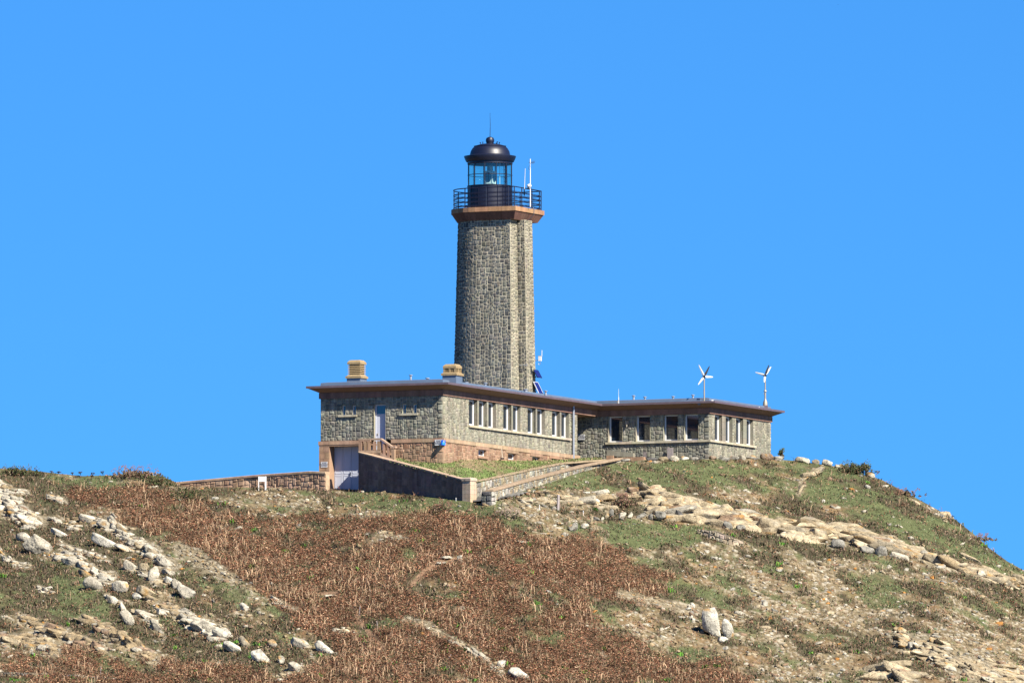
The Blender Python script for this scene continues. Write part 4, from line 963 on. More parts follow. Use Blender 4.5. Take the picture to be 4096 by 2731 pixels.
o = mesh_np('lawn', LP_.reshape(-1, 3), Fq, lc.reshape(-1, 3), M['ground']); tag(o, kind='structure')

# ------------------------------------------------------------ walls in front of the house
def pixline_wall(name, pts, th, m, label, cat, pal, mort, cell, cop, copth=.14, copw=.06, depthm=.05, jc=0, endcap=True, zback=0):
    """pts: (px, py_top, py_bottom, Y); a wall whose visible face follows these points"""
    P = [(unp(a, b, y), unp(a, c, y)) for a, b, c, y in pts]; base = P[len(P)//2][1]
    e = empty(name, base, label, cat)
    L = [0]
    for (p, _), (q, _) in zip(P, P[1:]): L.append(L[-1]+math.hypot(q[0]-p[0], q[1]-p[1]))
    def frame(s):
        for i in range(len(L)-1):
            if s <= L[i+1] or i == len(L)-2:
                t = (s-L[i])/(L[i+1]-L[i]); p, q = P[i], P[i+1]
                dx, dy = q[0][0]-p[0][0], q[0][1]-p[0][1]; l = math.hypot(dx, dy)
                return (p[0][0]+dx*t, p[0][1]+dy*t, p[0][2]+(q[0][2]-p[0][2])*t, p[1][2]+(q[1][2]-p[1][2])*t, dy/l, -dx/l)
    def f(s, t, d):  # t: 0 bottom..1 top
        x, y, zt, zb, nx, ny = frame(s); return (x+nx*d-base[0], y+ny*d-base[1], zb+(zt-zb)*t-base[2])
    mb = MB(); n = max(1, int(L[-1]/1.0)); r_ = random.Random(len(pts)*7)
    for k in range(n):
        a, b = L[-1]*k/n, L[-1]*(k+1)/n; x, y, zt, zb, *_ = frame((a+b)/2); H = zt-zb
        mb.quad([f(a, -.4, 0), f(b, -.4, 0), f(b, 1, 0), f(a, 1, 0)], mort); mb.quad([f(a, 1, 0), f(b, 1, 0), f(b, 1, -th), f(a, 1, -th)], mort); mb.quad([f(a, -.4, -th), f(b, -.4, -th), f(b, 1, -th), f(a, 1, -th)], mort)
        nch = max(1, round(H/cell))
        g = lambda s, t, d, H=H: f(s, t/H, d)
        masonry(mb, g, a, 0, b-a, H-.02, cell, r_, pal, depthm, jc=jc, mort=.012)
    for s in (0, L[-1]): mb.quad([f(s, -.4, 0), f(s, -.4, -th), f(s, 1, -th), f(s, 1, 0)], mort)
    mb.build('wall_body', M['stone'], e)
    if cop:
        cb_ = MB(); n = max(1, int(L[-1]/cop[1]))
        for k in range(n):
            a, b = L[-1]*k/n+.004, L[-1]*(k+1)/n-.004; za = frame(a); zb2 = frame(b); cc = jit(cop[0], rng, .08); q = len(cb_.v)
            for (s, fr) in ((a, za), (b, zb2)):
                x, y, zt = fr[0]-base[0], fr[1]-base[1], fr[2]-base[2]
                for (d, z) in ((copw, 0.003), (copw, copth*.8), (copw-.07, copth), (-th-copw, copth), (-th-copw, 0.003)): cb_.v.append((x+fr[4]*d, y+fr[5]*d, zt+z))
            for k2 in range(5): cb_.f.append((q+k2, q+(k2+1) % 5, q+5+(k2+1) % 5, q+5+k2)); cb_.c.append(cc)
            cb_.f.append(tuple(q+i for i in range(5))); cb_.c.append(cc); cb_.f.append(tuple(q+5+i for i in range(5))); cb_.c.append(cc)
        cb_.build('coping', M['smooth'], e)
    return e
PINK_SHADED = [(.19, .12, .10), (.165, .11, .095), (.215, .14, .11)]  # the same pink granite, darkened so the ramp wall's colour carries its shade
YA = RA[1]+D0
rw = pixline_wall('retaining_wall', [(1434, 1813, 1964, YA), (1862, 1925, 2012, rampY(1862))], .45, M['stone'], 'shaded pink stone ramp wall sloping down from the garage doors', 'wall', PINK_SHADED, (.21, .15, .12), .24, ((.40, .28, .20), 1.3), .12, .05, .018)
# end pillar
pY = rampY(1862)-.1; a = Vector(unp(1862, 2010, pY)); b = Vector(unp(1893, 2010, pY)); wdt = b.x-a.x; zt_ = unp(1877, 1909, pY)[2]-a.z
m_ = MB(); nz = 6; hh = (zt_-.22)/nz
x0_, x1_ = -.33, .33
for k in range(nz):
    z = -.3+(k*(zt_-.22+.3)/nz); z2 = -.3+((k+1)*(zt_-.22+.3)/nz)
    for (p, q) in (((-.32, .02), (.026, .32)) if k % 2 else ((-.32, -.12), (-.114, .32))): m_.box(p, q, -.32, .32, z+.004, z2-.004, jit((.47, .36, .26), rng, .08))
m_.prism([(-.36, -.36), (.36, -.36), (.36, .36), (-.36, .36)], zt_-.22, zt_-.06, (.47,.36,.27)); m_.prism([(-.36, -.36), (.36, -.36), (.36, .36), (-.36, .36)], zt_-.06, zt_, (.47,.36,.27), s1=.7)
po = m_.build('end_pillar', M['smooth'], rw); c_ = (a+b)/2; po.location = Vector((c_.x, c_.y+.2, a.z))-rw.location; po.rotation_euler = (0, 0, -R(38))
pixline_wall('boundary_wall', [(676, 1939, 1960, 751.0), (1000, 1909, 1962, 748.3), (1262, 1891, 1966, 745.1), (1303, 1895, 1966, 744.6)], .4, M['stone'], 'low pink stone boundary wall with coping running left from the garage', 'wall', [(.36, .235, .155), (.31, .20, .13), (.40, .27, .18)], MORTP, .17, ((.40, .28, .19), 1.25), .15, .06, .05)
RUB = [(.27, .25, .20), (.21, .20, .17), (.29, .235, .155), (.17, .165, .145), (.37, .35, .29), (.25, .205, .14)]
pixline_wall('stair_wall', [(1890, 1932, 2020, 734.6), (2000, 1909, 1990, 741), (2100, 1887, 1962, 747), (2200, 1865, 1935, 753), (2294, 1849, 1905, 758.5), (2345, 1841, 1880, 761), (2425, 1842, 1866, 763)], .4, M['stone'], 'longer upper rubble stone wall with tan coping beside the rising stair path', 'wall', RUB, (.26, .205, .14), .17, ((.33, .245, .17), 6), .10, .05, .06, jc=.03)
pixline_wall('stair_wall', [(1972, 1966, 2028, 732.5), (2050, 1943, 2010, 737), (2150, 1916, 1975, 742.5), (2300, 1877, 1915, 750.5), (2420, 1846, 1880, 757), (2490, 1838, 1860, 759.5)], .4, M['stone'], 'lower rubble stone wall with tan coping between the stair path and the grass slope', 'wall', RUB, (.26, .205, .14), .15, ((.32, .235, .16), 6), .12, .06, .06, jc=.03)
# dark stone end post of the lower stair wall
q = unp(1953, 2014, 732.0); e = empty('stone_gatepost', q, 'dark rough stone post ending the lower stair wall, right of the pale pillar', 'post'); e.rotation_euler = (0, 0, -R(24))
m_ = MB(); h_ = 47/61.5
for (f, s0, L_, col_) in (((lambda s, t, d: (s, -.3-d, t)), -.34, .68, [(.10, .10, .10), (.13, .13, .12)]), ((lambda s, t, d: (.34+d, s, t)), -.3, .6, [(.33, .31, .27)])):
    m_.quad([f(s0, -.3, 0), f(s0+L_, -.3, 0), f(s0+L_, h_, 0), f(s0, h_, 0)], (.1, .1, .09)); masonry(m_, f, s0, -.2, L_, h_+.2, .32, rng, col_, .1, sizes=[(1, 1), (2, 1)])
m_.box(-.34, .34, -.3, .3, -.3, h_, (.16, .16, .15)); m_.build('post_body', M['stone'], e)
# stair path between the walls
sp = MB(); ns = 34
for k in range(ns):
    t0 = k/ns; t1 = (k+1)/ns
    def pt(t, side): 
        p = 1905+(2440-1905)*t; y_ = np.interp(p, [1905, 2440], [2004, 1860]); Yd = np.interp(p, [1905, 1972, 2440], [734, 735.5, 761.5]); 
        P_ = Vector(unp(p, float(y_), float(Yd))); return P_
    a, b = pt(t0, 0), pt(t1, 0); d = (b-a); d.z = 0; d.normalize(); nrm = Vector((d.y, -d.x, 0))
    for (z, p) in ((b.z, (a, b)),): sp.quad([(a.x-nrm.x*.9, a.y-nrm.y*.9, z), (b.x-nrm.x*.9, b.y-nrm.y*.9, z), (b.x+nrm.x*1.6, b.y+nrm.y*1.6, z), (a.x+nrm.x*1.6, a.y+nrm.y*1.6, z)])
    sp.quad([(a.x-nrm.x*.9, a.y-nrm.y*.9, a.z), (a.x+nrm.x*1.6, a.y+nrm.y*1.6, a.z), (a.x+nrm.x*1.6, a.y+nrm.y*1.6, b.z), (a.x-nrm.x*.9, a.y-nrm.y*.9, b.z)])
o = sp.build('stair_path', M['gconc']); tag(o, kind='structure')
# low drystone wall bottom left, drystone fragment on the right slope
def onsurf(px_, py_):
    y2 = float(py_)
    for _ in range(4):
        p = surf(np.array([float(px_)]), np.array([y2]))[0]; Yd = float(depth(px_, y2)); z0_ = unp(float(px_), y2, Yd)[2]; y2 = py_+(p[2]-z0_)*F/Yd
    return surf(np.array([float(px_)]), np.array([y2]))[0]
def drywall(pts, label, cell, h0, pal=RUB):
    L = []
    for a, b, h in pts:
        y = float(depth(a, b)); L.append((a, b-h, b+3, y-.1))
    return pixline_wall('drystone_wall', L, .4, M['stone'], label, 'wall', pal, (.12, .10, .07), cell, None, depthm=.07, jc=.04)
drywall([(-30, 2703, 19), (100, 2706, 19), (190, 2706, 17)], 'low pale drystone wall along the bottom left edge of the photo', .12, 0)
drywall([(240, 2702, 9), (330, 2707, 10), (430, 2715, 9), (520, 2724, 8)], 'thin crumbling line of pale stones continuing right from the low bottom left wall', .10, 0)
drywall([(2790, 2130, 14), (2850, 2155, 34), (2920, 2178, 34), (2975, 2186, 22)], 'short piled drystone wall of tan stones below the cream ledge', .13, 0, [(.38, .31, .21), (.31, .26, .19), (.42, .35, .26)])

# ------------------------------------------------------------ rocks
def ico(n):
    b_ = bmesh.new(); bmesh.ops.create_icosphere(b_, subdivisions=n, radius=1); V = np.array([v.co[:] for v in b_.verts]); Fc = np.array([[v.index for v in f_.verts] for f_ in b_.faces]); b_.free(); return V, Fc
ICO = {k: ico(k) for k in (1, 2, 3, 4)}
def rock(r_, size, sub=3, npl=9, ang=0, cut=(.45, .85), noise=.05, yaw=None):
    V, Fc = ICO[sub]; V = V.copy()
    V[:, :] *= (1+.35*(fbm(V[:, 0]+V[:, 2]*.7+19, V[:, 1]+V[:, 2]*.6+19, 1.1, r_.randint(999), 2)-.5))[:, None]
    ax = [np.array(a, float)+r_.normal(size=3)*.22 for a in ((1, 0, 0), (-1, 0, 0), (0, 1, 0), (0, -1, 0), (0, 0, 1), (0, 0, -1))] if npl > 6 else []
    for q_ in range(npl+len(ax)):
        if q_ < len(ax): d = ax[q_]; h = r_.uniform(.6, .8)
        else: d = r_.normal(size=3); h = r_.uniform(*cut)
        d = d/np.linalg.norm(d); k = V@d-h; V -= np.outer(np.maximum(k, 0), d)
    V += noise*(r_.normal(size=V.shape))*.35
    s3 = r_.randint(1000); V *= (1+noise*2.2*(fbm(V[:, 0]+V[:, 2]*.7+9, V[:, 1]+V[:, 2]*.5+9, .7, s3, 2)-.5))[:, None]
    V /= np.abs(V).max(0); V *= np.array(size)/2
    yw = r_.uniform(-.4, .4) if yaw is None else yaw; c, s = math.cos(yw), math.sin(yw); V = V@np.array([[c, s, 0], [-s, c, 0], [0, 0, 1]])
    c, s = math.cos(R(-ang)), math.sin(R(-ang)); V = V@np.array([[c, 0, s], [0, 1, 0], [-s, 0, c]])
    return V, Fc
def _():pass
TONE = dict(pale=(.40, .36, .28), white=(.47, .435, .355), cream=(.345, .28, .18), tan=(.27, .205, .12), scree=(.24, .185, .11), grey=(.235, .22, .185), dark=(.11, .105, .10), orange=(.40, .19, .05), brown=(.23, .155, .10))
def rockcols(V, col, r_, k=.14, lich=True):
    n = fbm(V[:, 0]*1.0+V[:, 2]*.6+50, V[:, 1]+V[:, 2]+50, .28, r_.randint(999), 3)
    c = np.array(col)[None]*(1+(n-.5)[:, None]*1.1)
    g = np.clip((fbm(V[:, 0]+30, V[:, 2]+V[:, 1]+30, .5, r_.randint(999), 2)-.60)*8, 0, 1)[:, None]*.45; c = c*(1-g)+np.array((.22, .21, .18))*g
    if lich:
        l = np.clip((vn(V[:, 0]+V[:, 1]+70, V[:, 2]+70, .42, r_.randint(999))-.84)*14, 0, 1)[:, None]*.8; c = c*(1-l)+np.array((.40, .22, .06))*l
    return c*(1+r_.uniform(-k, k))
rr = np.random.RandomState(3)
def boulder(px_, py_, w_, h_, ang, tone, label, sub=3, npl=10, name='boulder', dpt=.8, cut=(.5, .9), sink=.0, group=None, smooth=False, noise=.06):
    Yd = float(depth(px_, py_+h_*.35)); sc = F/Yd; P = onsurf(px_, max(py_+h_*.36, crest(px_)+1))+np.array((0, 0, h_*.36/sc))
    W_, H_ = w_/sc, h_/sc
    V, Fc = rock(rr, (W_, max(.25, dpt*min(W_, H_)*1.0), H_), sub, npl, ang, cut, noise)
    o = mesh_np(name, V, Fc, rockcols(V+P[None]*.0, TONE[tone], rr), M['rock'], smooth=smooth)
    o.location = P-np.array((0, 0, (-.10 if cut[1] < .8 else .10)*H_)); tag(o, label, 'rock', group)
    return o
# banded outcrops: one continuous piece each
for L_, hw, lab, tone in BANDS:
    Vs, Fs, Cs = [], [], []; n0 = 0
    tot = sum(math.hypot(b[0]-a[0], b[1]-a[1]) for a, b in zip(L_, L_[1:]))
    small = tone == 'scree'
    cnt = int(tot*hw/(60 if small else 140 if tone == 'cream' else 85))+8
    base = onsurf(*L_[len(L_)//2])
    for k in range(cnt):
        t = rr.uniform(0, tot)
        for a, b in zip(L_, L_[1:]):
            l = math.hypot(b[0]-a[0], b[1]-a[1])
            if t <= l: break
            t -= l
        t /= max(l, 1e-6); ang_ = math.degrees(math.atan2(b[1]-a[1], b[0]-a[0]))
        off_ = rr.normal()*hw*.5; x = a[0]+(b[0]-a[0])*t+rr.uniform(-8, 8)*.5; y = a[1]+(b[1]-a[1])*t+off_
        big = max(hw, 14)/64*rr.uniform(.5, 1.0)*(1.7 if tone == 'cream' else 1)*(.5 if small else (2.3 if k % 3 == 0 else 1.15))
        big = min(big, (1.25 if hw < 34 else .6) if tone == 'cream' else .8)
        el_ = rr.uniform(1.2, 2.6); V, Fc = rock(rr, (big*el_*1.1, big*1.2, big*.72), 2 if big < .35 else 3, 9, ang_*rr.uniform(.4, 1.1)+rr.uniform(-12, 12), (.38, .8) if tone == 'cream' else (.5, .9), .06)
        P = onsurf(x, y)-np.array((0, 0, (0 if tone == 'cream' else .12)*big)); V = V+P-base
        col = TONE[tone if rr.rand() < .75 else rr.choice(['pale', 'tan', 'tan', 'cream', 'brown'])]
        Vs.append(V); Fs.append(Fc+n0); Cs.append(rockcols(V, col, rr, .2)); n0 += len(V)
    o = mesh_np('rock_outcrop', np.concatenate(Vs), np.concatenate(Fs), np.concatenate(Cs), M['rock']); o.location = base; tag(o, lab, 'rock outcrop')
BO = [
 (346, 2069, 66, 54, 18, 'pale', 'wedge-shaped pale boulder with pointed base on the left slope', 3, 7),
 (160, 2178, 132, 84, 34, 'pale', 'big smooth saddle-shaped grey-white boulder on the left slope', 4, 8),
 (92, 2146, 60, 46, 10, 'pale', 'smooth pale boulder tucked left behind the saddle-shaped boulder', 3, 5),
 (245, 2133, 96, 32, 24, 'white', 'white slab with flat top above the thin rock band on the left', 3, 8),
 (425, 2170, 160, 42, 30, 'white', 'long white slanting slab on the upper left slope', 3, 8),
 (425, 2100, 90, 40, 30, 'pale', 'pale block directly right of the wedge-shaped boulder', 3, 8),
 (612, 2292, 50, 78, 22, 'pale', 'upright leaning pale boulder with rounded top on the left slope', 3, 6),
 (517, 2262, 66, 40, 34, 'pale', 'low pale boulder left of the leaning upright one', 3, 8),
 (575, 2265, 50, 38, 10, 'cream', 'orange-stained block behind the leaning upright boulder', 3, 8),
 (679, 2318, 46, 36, 20, 'white', 'white blocky rock between the leaning boulder and the stepped one', 3, 8),
 (745, 2366, 100, 58, 40, 'pale', 'large stepped pale boulder lowest in its row on the left slope', 3, 9),
 (703, 2335, 46, 44, 30, 'pale', 'pale block touching the upper end of the stepped boulder', 3, 9),
 (372, 2334, 92, 58, 30, 'pale', 'broad rounded pale boulder above the green heath', 3, 6),
 (484, 2343, 80, 60, -10, 'pale', 'squarish pale boulder right of the broad rounded one', 3, 9),
 (586, 2364, 92, 46, 32, 'cream', 'sloping cream slab lying under the row of round boulders', 3, 9),
 (548, 2384, 44, 30, 35, 'white', 'small white rock in front of the sloping cream slab', 3, 9),
 (450, 2398, 48, 36, 40, 'white', 'white rock below the broad rounded boulder', 3, 9),
 (512, 2466, 44, 84, -38, 'pale', 'tall narrow pale rock between heath patches on the left', 3, 7),
 (812, 2504, 130, 62, 22, 'pale', 'wide smooth pale outcrop boulder with grey flank at lower left', 4, 6),
 (892, 2531, 110, 60, 30, 'white', 'bright domed boulder at the right end of the wide pale outcrop', 4, 6),
 (931, 2588, 92, 44, 26, 'white', 'white cracked boulder under the bright domed one', 3, 8),
 (975, 2562, 34, 60, -35, 'cream', 'narrow orange-streaked rock right of the bright domed boulder', 3, 8),
 (1048, 2623, 112, 60, 34, 'white', 'smooth slanting white boulder above the bottom left bracken', 4, 6),
 (1127, 2636, 34, 40, -10, 'pale', 'small upright pale rock left of the lowest pale pair', 3, 7),
 (1176, 2655, 46, 76, -38, 'pale', 'tall slanting pale rock lowest on the left slope', 3, 7),
 (1200, 2570, 116, 50, 30, 'pale', 'ragged pale slab above the lowest pale rocks', 3, 10),
 (1290, 2588, 116, 44, 36, 'white', 'long thin slanting white rock pointing to the footpath', 3, 9),
 (1093, 2572, 52, 34, 40, 'pale', 'slim pale rock standing alone between heath and bracken', 3, 8),
 (977, 2428, 56, 34, 38, 'white', 'lone white rock in dark heath left of the footpath', 3, 8),
 (2006, 2650, 36, 42, 10, 'white', 'blocky white rock at the bottom centre with a dark side', 3, 9),
 (2076, 2694, 94, 54, 28, 'white', 'large white rock at the bottom edge right of centre', 3, 9),
 (2847, 2484, 80, 142, -15, 'white', 'tall smooth white boulder, taller of the twin boulders on the right slope', 4, 5),
 (2908, 2510, 52, 100, -12, 'white', 'narrower right-hand twin of the tall white boulder', 4, 6),
 (2895, 2553, 48, 34, 5, 'white', 'squat white rock at the foot of the twin boulders', 3, 8),
 (1838, 2231, 26, 36, 0, 'pale', 'small pointed pale rock at the bend of the footpath', 3, 7),
 (2015, 2017, 24, 24, 0, 'cream', 'cream angular rock below the stair wall end', 3, 8),
 (2111, 1974, 20, 16, 0, 'brown', 'squared brown stone block below the lower stair wall', 3, 6),
 (2168, 1948, 20, 14, 0, 'brown', 'small squared block with a hole beside the lower stair wall', 3, 6),
 (2383, 2001, 30, 27, 10, 'white', 'white-topped upright rock on the cream shelf', 3, 8),
 (2906, 2037, 60, 66, 20, 'cream', 'leaning cream block with dark shaded side on the big ledge', 3, 6),
 (2640, 2040, 60, 50, 10, 'cream', 'rounded cream hump at the left end of the big ledge', 3, 7),
 (2760, 2010, 120, 40, 5, 'cream', 'flat cream lip overhanging the big ledge', 3, 9),
 (2912, 2100, 52, 40, 20, 'grey', 'grey wedge rock under the leaning cream block', 3, 8),
 (2965, 2108, 44, 32, 0, 'grey', 'smaller grey rock right of the grey wedge', 3, 8),
 (3075, 2100, 100, 70, 20, 'cream', 'large rounded cream block in the middle of the right ledge', 3, 7),
 (3135, 2135, 26, 24, 0, 'white', 'small white rock under the middle of the right ledge', 3, 8),
 (3350, 2174, 58, 50, 10, 'grey', 'grey boulder with a black shaded side under the right ledge', 3, 8),
 (3468, 2198, 62, 34, 10, 'grey', 'low grey slab right of the black-sided boulder', 3, 8),
 (3528, 2200, 56, 50, 35, 'grey', 'slanting grey rock with orange lichen on the right ledge', 3, 8),
 (3600, 2222, 90, 34, 15, 'pale', 'long low pale rock right of the slanting grey rock', 3, 9),
 (3700, 2213, 42, 36, 0, 'pale', 'rounded pale boulder on the far right ledge', 3, 6),
 (3765, 2262, 44, 20, 0, 'white', 'small white slab below the rounded far right boulder', 3, 8),
 (3925, 2290, 40, 34, 0, 'pale', 'pale rock pair near the end of the right ledge', 3, 8),
 (4010, 2322, 70, 24, 5, 'grey', 'flat grey rock near the right photo edge', 3, 8),
 (3781, 2053, 52, 24, 4, 'cream', 'cream block perched on the right skyline', 3, 8),
 (3727, 2032, 26, 12, 20, 'pale', 'small pale rock left of the perched skyline block', 3, 8),
 (3480, 1890, 42, 28, 8, 'pale', 'pale skyline boulder right of the dark bramble mound', 3, 8),
 (3369, 1852, 26, 20, 0, 'grey', 'grey rock peeping from the bramble mound', 3, 8),
 (3355, 1863, 36, 20, 10, 'pale', 'pale flat rock at the left foot of the bramble mound', 3, 8),
 (3309, 1851, 50, 32, 14, 'pale', 'pale boulder in the skyline row, second left of the bramble mound', 3, 7),
 (3264, 1841, 32, 26, -10, 'cream', 'small cream peaked rock in the skyline row', 3, 7),
 (3211, 1838, 66, 32, 8, 'pale', 'wide speckled pale boulder first in the skyline row right of the building', 3, 6),
 (3114, 1832, 48, 26, 5, 'grey', 'grey-tan rock at the right corner of the building', 3, 7),
 (3067, 1824, 58, 38, 5, 'brown', 'big round grey-brown boulder at the far right corner of the building', 4, 4),
 (3010, 1819, 54, 22, 0, 'grey', 'low grey-brown boulder against the right wall of the building', 3, 6),
 (2969, 1825, 40, 24, 20, 'pale', 'pointed pale rock against the right wall of the building', 3, 8),
 (2935, 1829, 44, 18, 0, 'grey', 'flat grey rock before the right wall of the building', 3, 8),
 (2895, 1833, 48, 20, 0, 'grey', 'weathered grey rock at the near corner of the right wing', 3, 8),
 (2852, 1828, 34, 20, 0, 'brown', 'brownish rock just right of the wing corner', 3, 8),
 (2776, 1832, 38, 18, 0, 'grey', 'grey flat-topped rock under the fourth large window', 3, 8),
 (2738, 1826, 38, 19, 0, 'white', 'whitest rock in the row below the large windows', 3, 7),
 (2698, 1832, 45, 31, 10, 'pale', 'largest round pale boulder in the row below the large windows', 3, 6),
 (2653, 1834, 40, 20, -8, 'cream', 'cream rock left of the largest round boulder', 3, 8),
 (2606, 1835, 58, 24, 4, 'dark', 'dark grey slanting rock first in the row below the large windows', 3, 8),
 (2505, 1830, 50, 15, 0, 'grey', 'long squared grey stone at the top of the stair path', 3, 6),
 (2770, 2418, 24, 26, 0, 'white', 'small bright white stone left of the twin boulders', 3, 8),
 (3118, 2275, 28, 26, 20, 'white', 'bright white angular stone among the scree right of centre', 3, 8),
 (3060, 2410, 28, 34, 0, 'white', 'upright white stone amid green on the scree', 3, 8),
 (3650, 2578, 40, 36, 0, 'white', 'white knobbly boulder at lower right', 3, 7),
 (3704, 2443, 24, 20, 15, 'white', 'white flat stone over a dark gap on the right scree', 3, 8),
 (3294, 2002, 18, 16, 0, 'white', 'round white stone on the upper right grass slope', 3, 7),
 (2346, 1927, 18, 13, 20, 'white', 'white stone on the grass right of the stair walls', 3, 8),
 (2345, 1968, 34, 12, 0, 'white', 'flat white stone above the wooden post', 3, 8),
]
for q in BO: boulder(*q[:7], sub=q[7], npl=q[8], smooth=q[8] <= 6, noise=.05)
ST = [(2365, 2084, 19, 36, -6, 'cream', 'pointed cream standing stone first in the upright row'), (2383, 2078, 34, 22, 4, 'grey', 'low grey block between the first upright stones'), (2410, 2078, 14, 22, 8, 'pale', 'small leaning stone left of the yellow one'),
 (2426, 2068, 22, 33, 0, 'cream', 'yellow-cream upright stone left of the tallest'), (2446, 2050, 19, 54, 2, 'grey', 'tallest narrow standing stone in the upright row'), (2486, 2067, 44, 36, -18, 'pale', 'broad pointed pale upright stone right of the tallest'),
 (2524, 2062, 26, 34, 14, 'pale', 'triangular pale upright stone in the row'), (2566, 2068, 50, 24, -24, 'grey', 'slanting grey slab in the upright row'), (2603, 2066, 24, 34, 8, 'grey', 'narrow grey stone left of the widest slab'),
 (2645, 2068, 58, 46, 12, 'grey', 'widest grey slab in the upright row'), (2716, 2067, 44, 54, 4, 'dark', 'dark split slab at the right of the upright row'), (2749, 2071, 22, 50, 6, 'dark', 'dark narrow slab touching the split one'),
 (2790, 2084, 24, 28, 0, 'grey', 'last small grey stone of the upright row'), (2296, 2110, 48, 42, 4, 'grey', 'large squarish grey rock beside the stone steps'), (2338, 2106, 36, 26, 10, 'pale', 'pale rock right of the squarish grey one'), (2259, 2136, 36, 22, -14, 'white', 'speckled white rock below the squarish grey one')]
for q in ST: boulder(*q, npl=12, cut=(.3, .75), dpt=.5, name='standing_stone' if q[3] > 25 else 'boulder')
# stone steps and slabs of the footpath
for (x, y, w_, h_, lab) in ((2240, 2095, 34, 14, 'topmost stone step below the wooden post'), (2228, 2112, 60, 8, 'second stone step from the top below the wooden post'), (2202, 2124, 66, 7, 'third stone step, pale edged'), (2180, 2134, 64, 7, 'lowest long stone step'), (2085, 2168, 46, 14, 'flat grey slab in the bracken left of the steps'),
   (1790, 2232, 70, 16, 'long layered slab at the bend of the footpath'), (1775, 2252, 62, 12, 'lower pale slab at the bend of the footpath'), (1322, 2383, 66, 18, 'pale flat slab set in bracken left of the footpath'), (1640, 2655, 50, 10, 'flat slab across the path at the bottom')):
    boulder(x, y, w_, h_, 2, 'pale', lab, npl=14, cut=(.3, .7), dpt=2.5, name='step_stone')

# ------------------------------------------------------------ loose stones: the largest as things, the rest as one
def sample(n, typ_w, seed, ymax=2800, x0=-200, x1=4300, sh=True):
    r_ = np.random.RandomState(seed); px_ = r_.uniform(x0, x1, n); c = crest(px_); py_ = c+6+(ymax-c-6)*r_.rand(n)
    Wt_, X_, Y_ = weights(px_, py_); p = (np.clip((Wt_-.25)/.4, 0, 1) if sh else Wt_)@np.array(list(typ_w)+[0]); k = r_.rand(n) < p; return px_[k], py_[k], Wt_[k], r_
sx, sy, sw, r_ = sample(3400, [.0, .03, .02, .9, .25, .2], 5, 2725, 20, 4080)
sx, sy = sx[:215], sy[:215]
protos = []
for k in range(10):
    V, Fc = rock(rr, (1, .9, .8), 2, 9, 0, (.4, .85), .06); tone = ['pale', 'white', 'cream', 'tan', 'pale', 'cream', 'white', 'pale', 'scree', 'orange'][k]
    me = mesh_np('loose_stone', V, Fc, rockcols(V, TONE[tone], rr, lich=False), M['rock'])
    protos.append(me)
for k, (x, y) in enumerate(zip(sx, sy)):
    p = protos[k % 10 if k % 40 != 9 else 9]
    if k % 10 == 9 and k % 40 != 9: p = protos[1]
    o = p.copy(); C.collection.objects.link(o); P = onsurf(x, y); o.location = P
    s = rr.uniform(.22, .5)*(.8+.4*rr.rand()); o.scale = (s*rr.uniform(.9, 1.5), s, s*rr.uniform(.6, 1.0)); o.rotation_euler = (rr.uniform(-.3, .3), rr.uniform(-.5, .5), rr.uniform(0, 6.28))
    tag(o, 'angular fist to football sized stone loose on the stony hillside', 'stone', 'loose stones on the hillside')
for p in protos: bpy.data.objects.remove(p)
def scatter_rocks(name, n, tw, seed, smin, smax, sub=1):
    px_, py_, Wt_, r_ = sample(n, tw, seed); P = surf(px_, py_); V0, F0 = ICO[sub]; m = len(px_); Vb = []; 
    var = []
    for _ in range(24):
        V, _f = rock(r_, (1, .9, .7), sub, 7, 0, (.4, .85), .1); var.append(V)
    var = np.stack(var); sel = r_.randint(24, size=m); s = smin+(smax-smin)*r_.rand(m)**3.2; a = r_.uniform(0, 6.28, m); b = r_.uniform(-.6, .6, m)
    V = var[sel]*s[:, None, None]*np.stack([r_.uniform(.8, 1.6, m), np.ones(m), r_.uniform(.6, 1.1, m)], -1)[:, None, :]
    ca2, sa2 = np.cos(a)[:, None], np.sin(a)[:, None]; V = np.stack([V[..., 0]*ca2-V[..., 1]*sa2, V[..., 0]*sa2+V[..., 1]*ca2, V[..., 2]], -1)
    cb2, sb2 = np.cos(b)[:, None], np.sin(b)[:, None]; V = np.stack([V[..., 0]*cb2+V[..., 2]*sb2, V[..., 1], -V[..., 0]*sb2+V[..., 2]*cb2], -1)
    V += P[:, None, :]+np.array((0, 0, .02)); nv = V0.shape[0]; Fa = (F0[None]+(np.arange(m)*nv)[:, None, None]).reshape(-1, 3)
    tones = np.array([TONE[k] for k in ('pale', 'pale', 'cream', 'tan', 'scree', 'brown', 'grey', 'scree', 'brown', 'tan')]); c = tones[r_.randint(len(tones), size=m)]*(.8+.4*r_.rand(m))[:, None]
    orr = r_.rand(m) < .02; c[orr] = TONE['orange']
    o = mesh_np(name, V.reshape(-1, 3), Fa, np.repeat(c, nv, 0), M['rock']); return tag(o, kind='stuff')
scatter_rocks('scree', 38000, [.0, .10, .05, .95, .6, .35], 8, .09, .46)

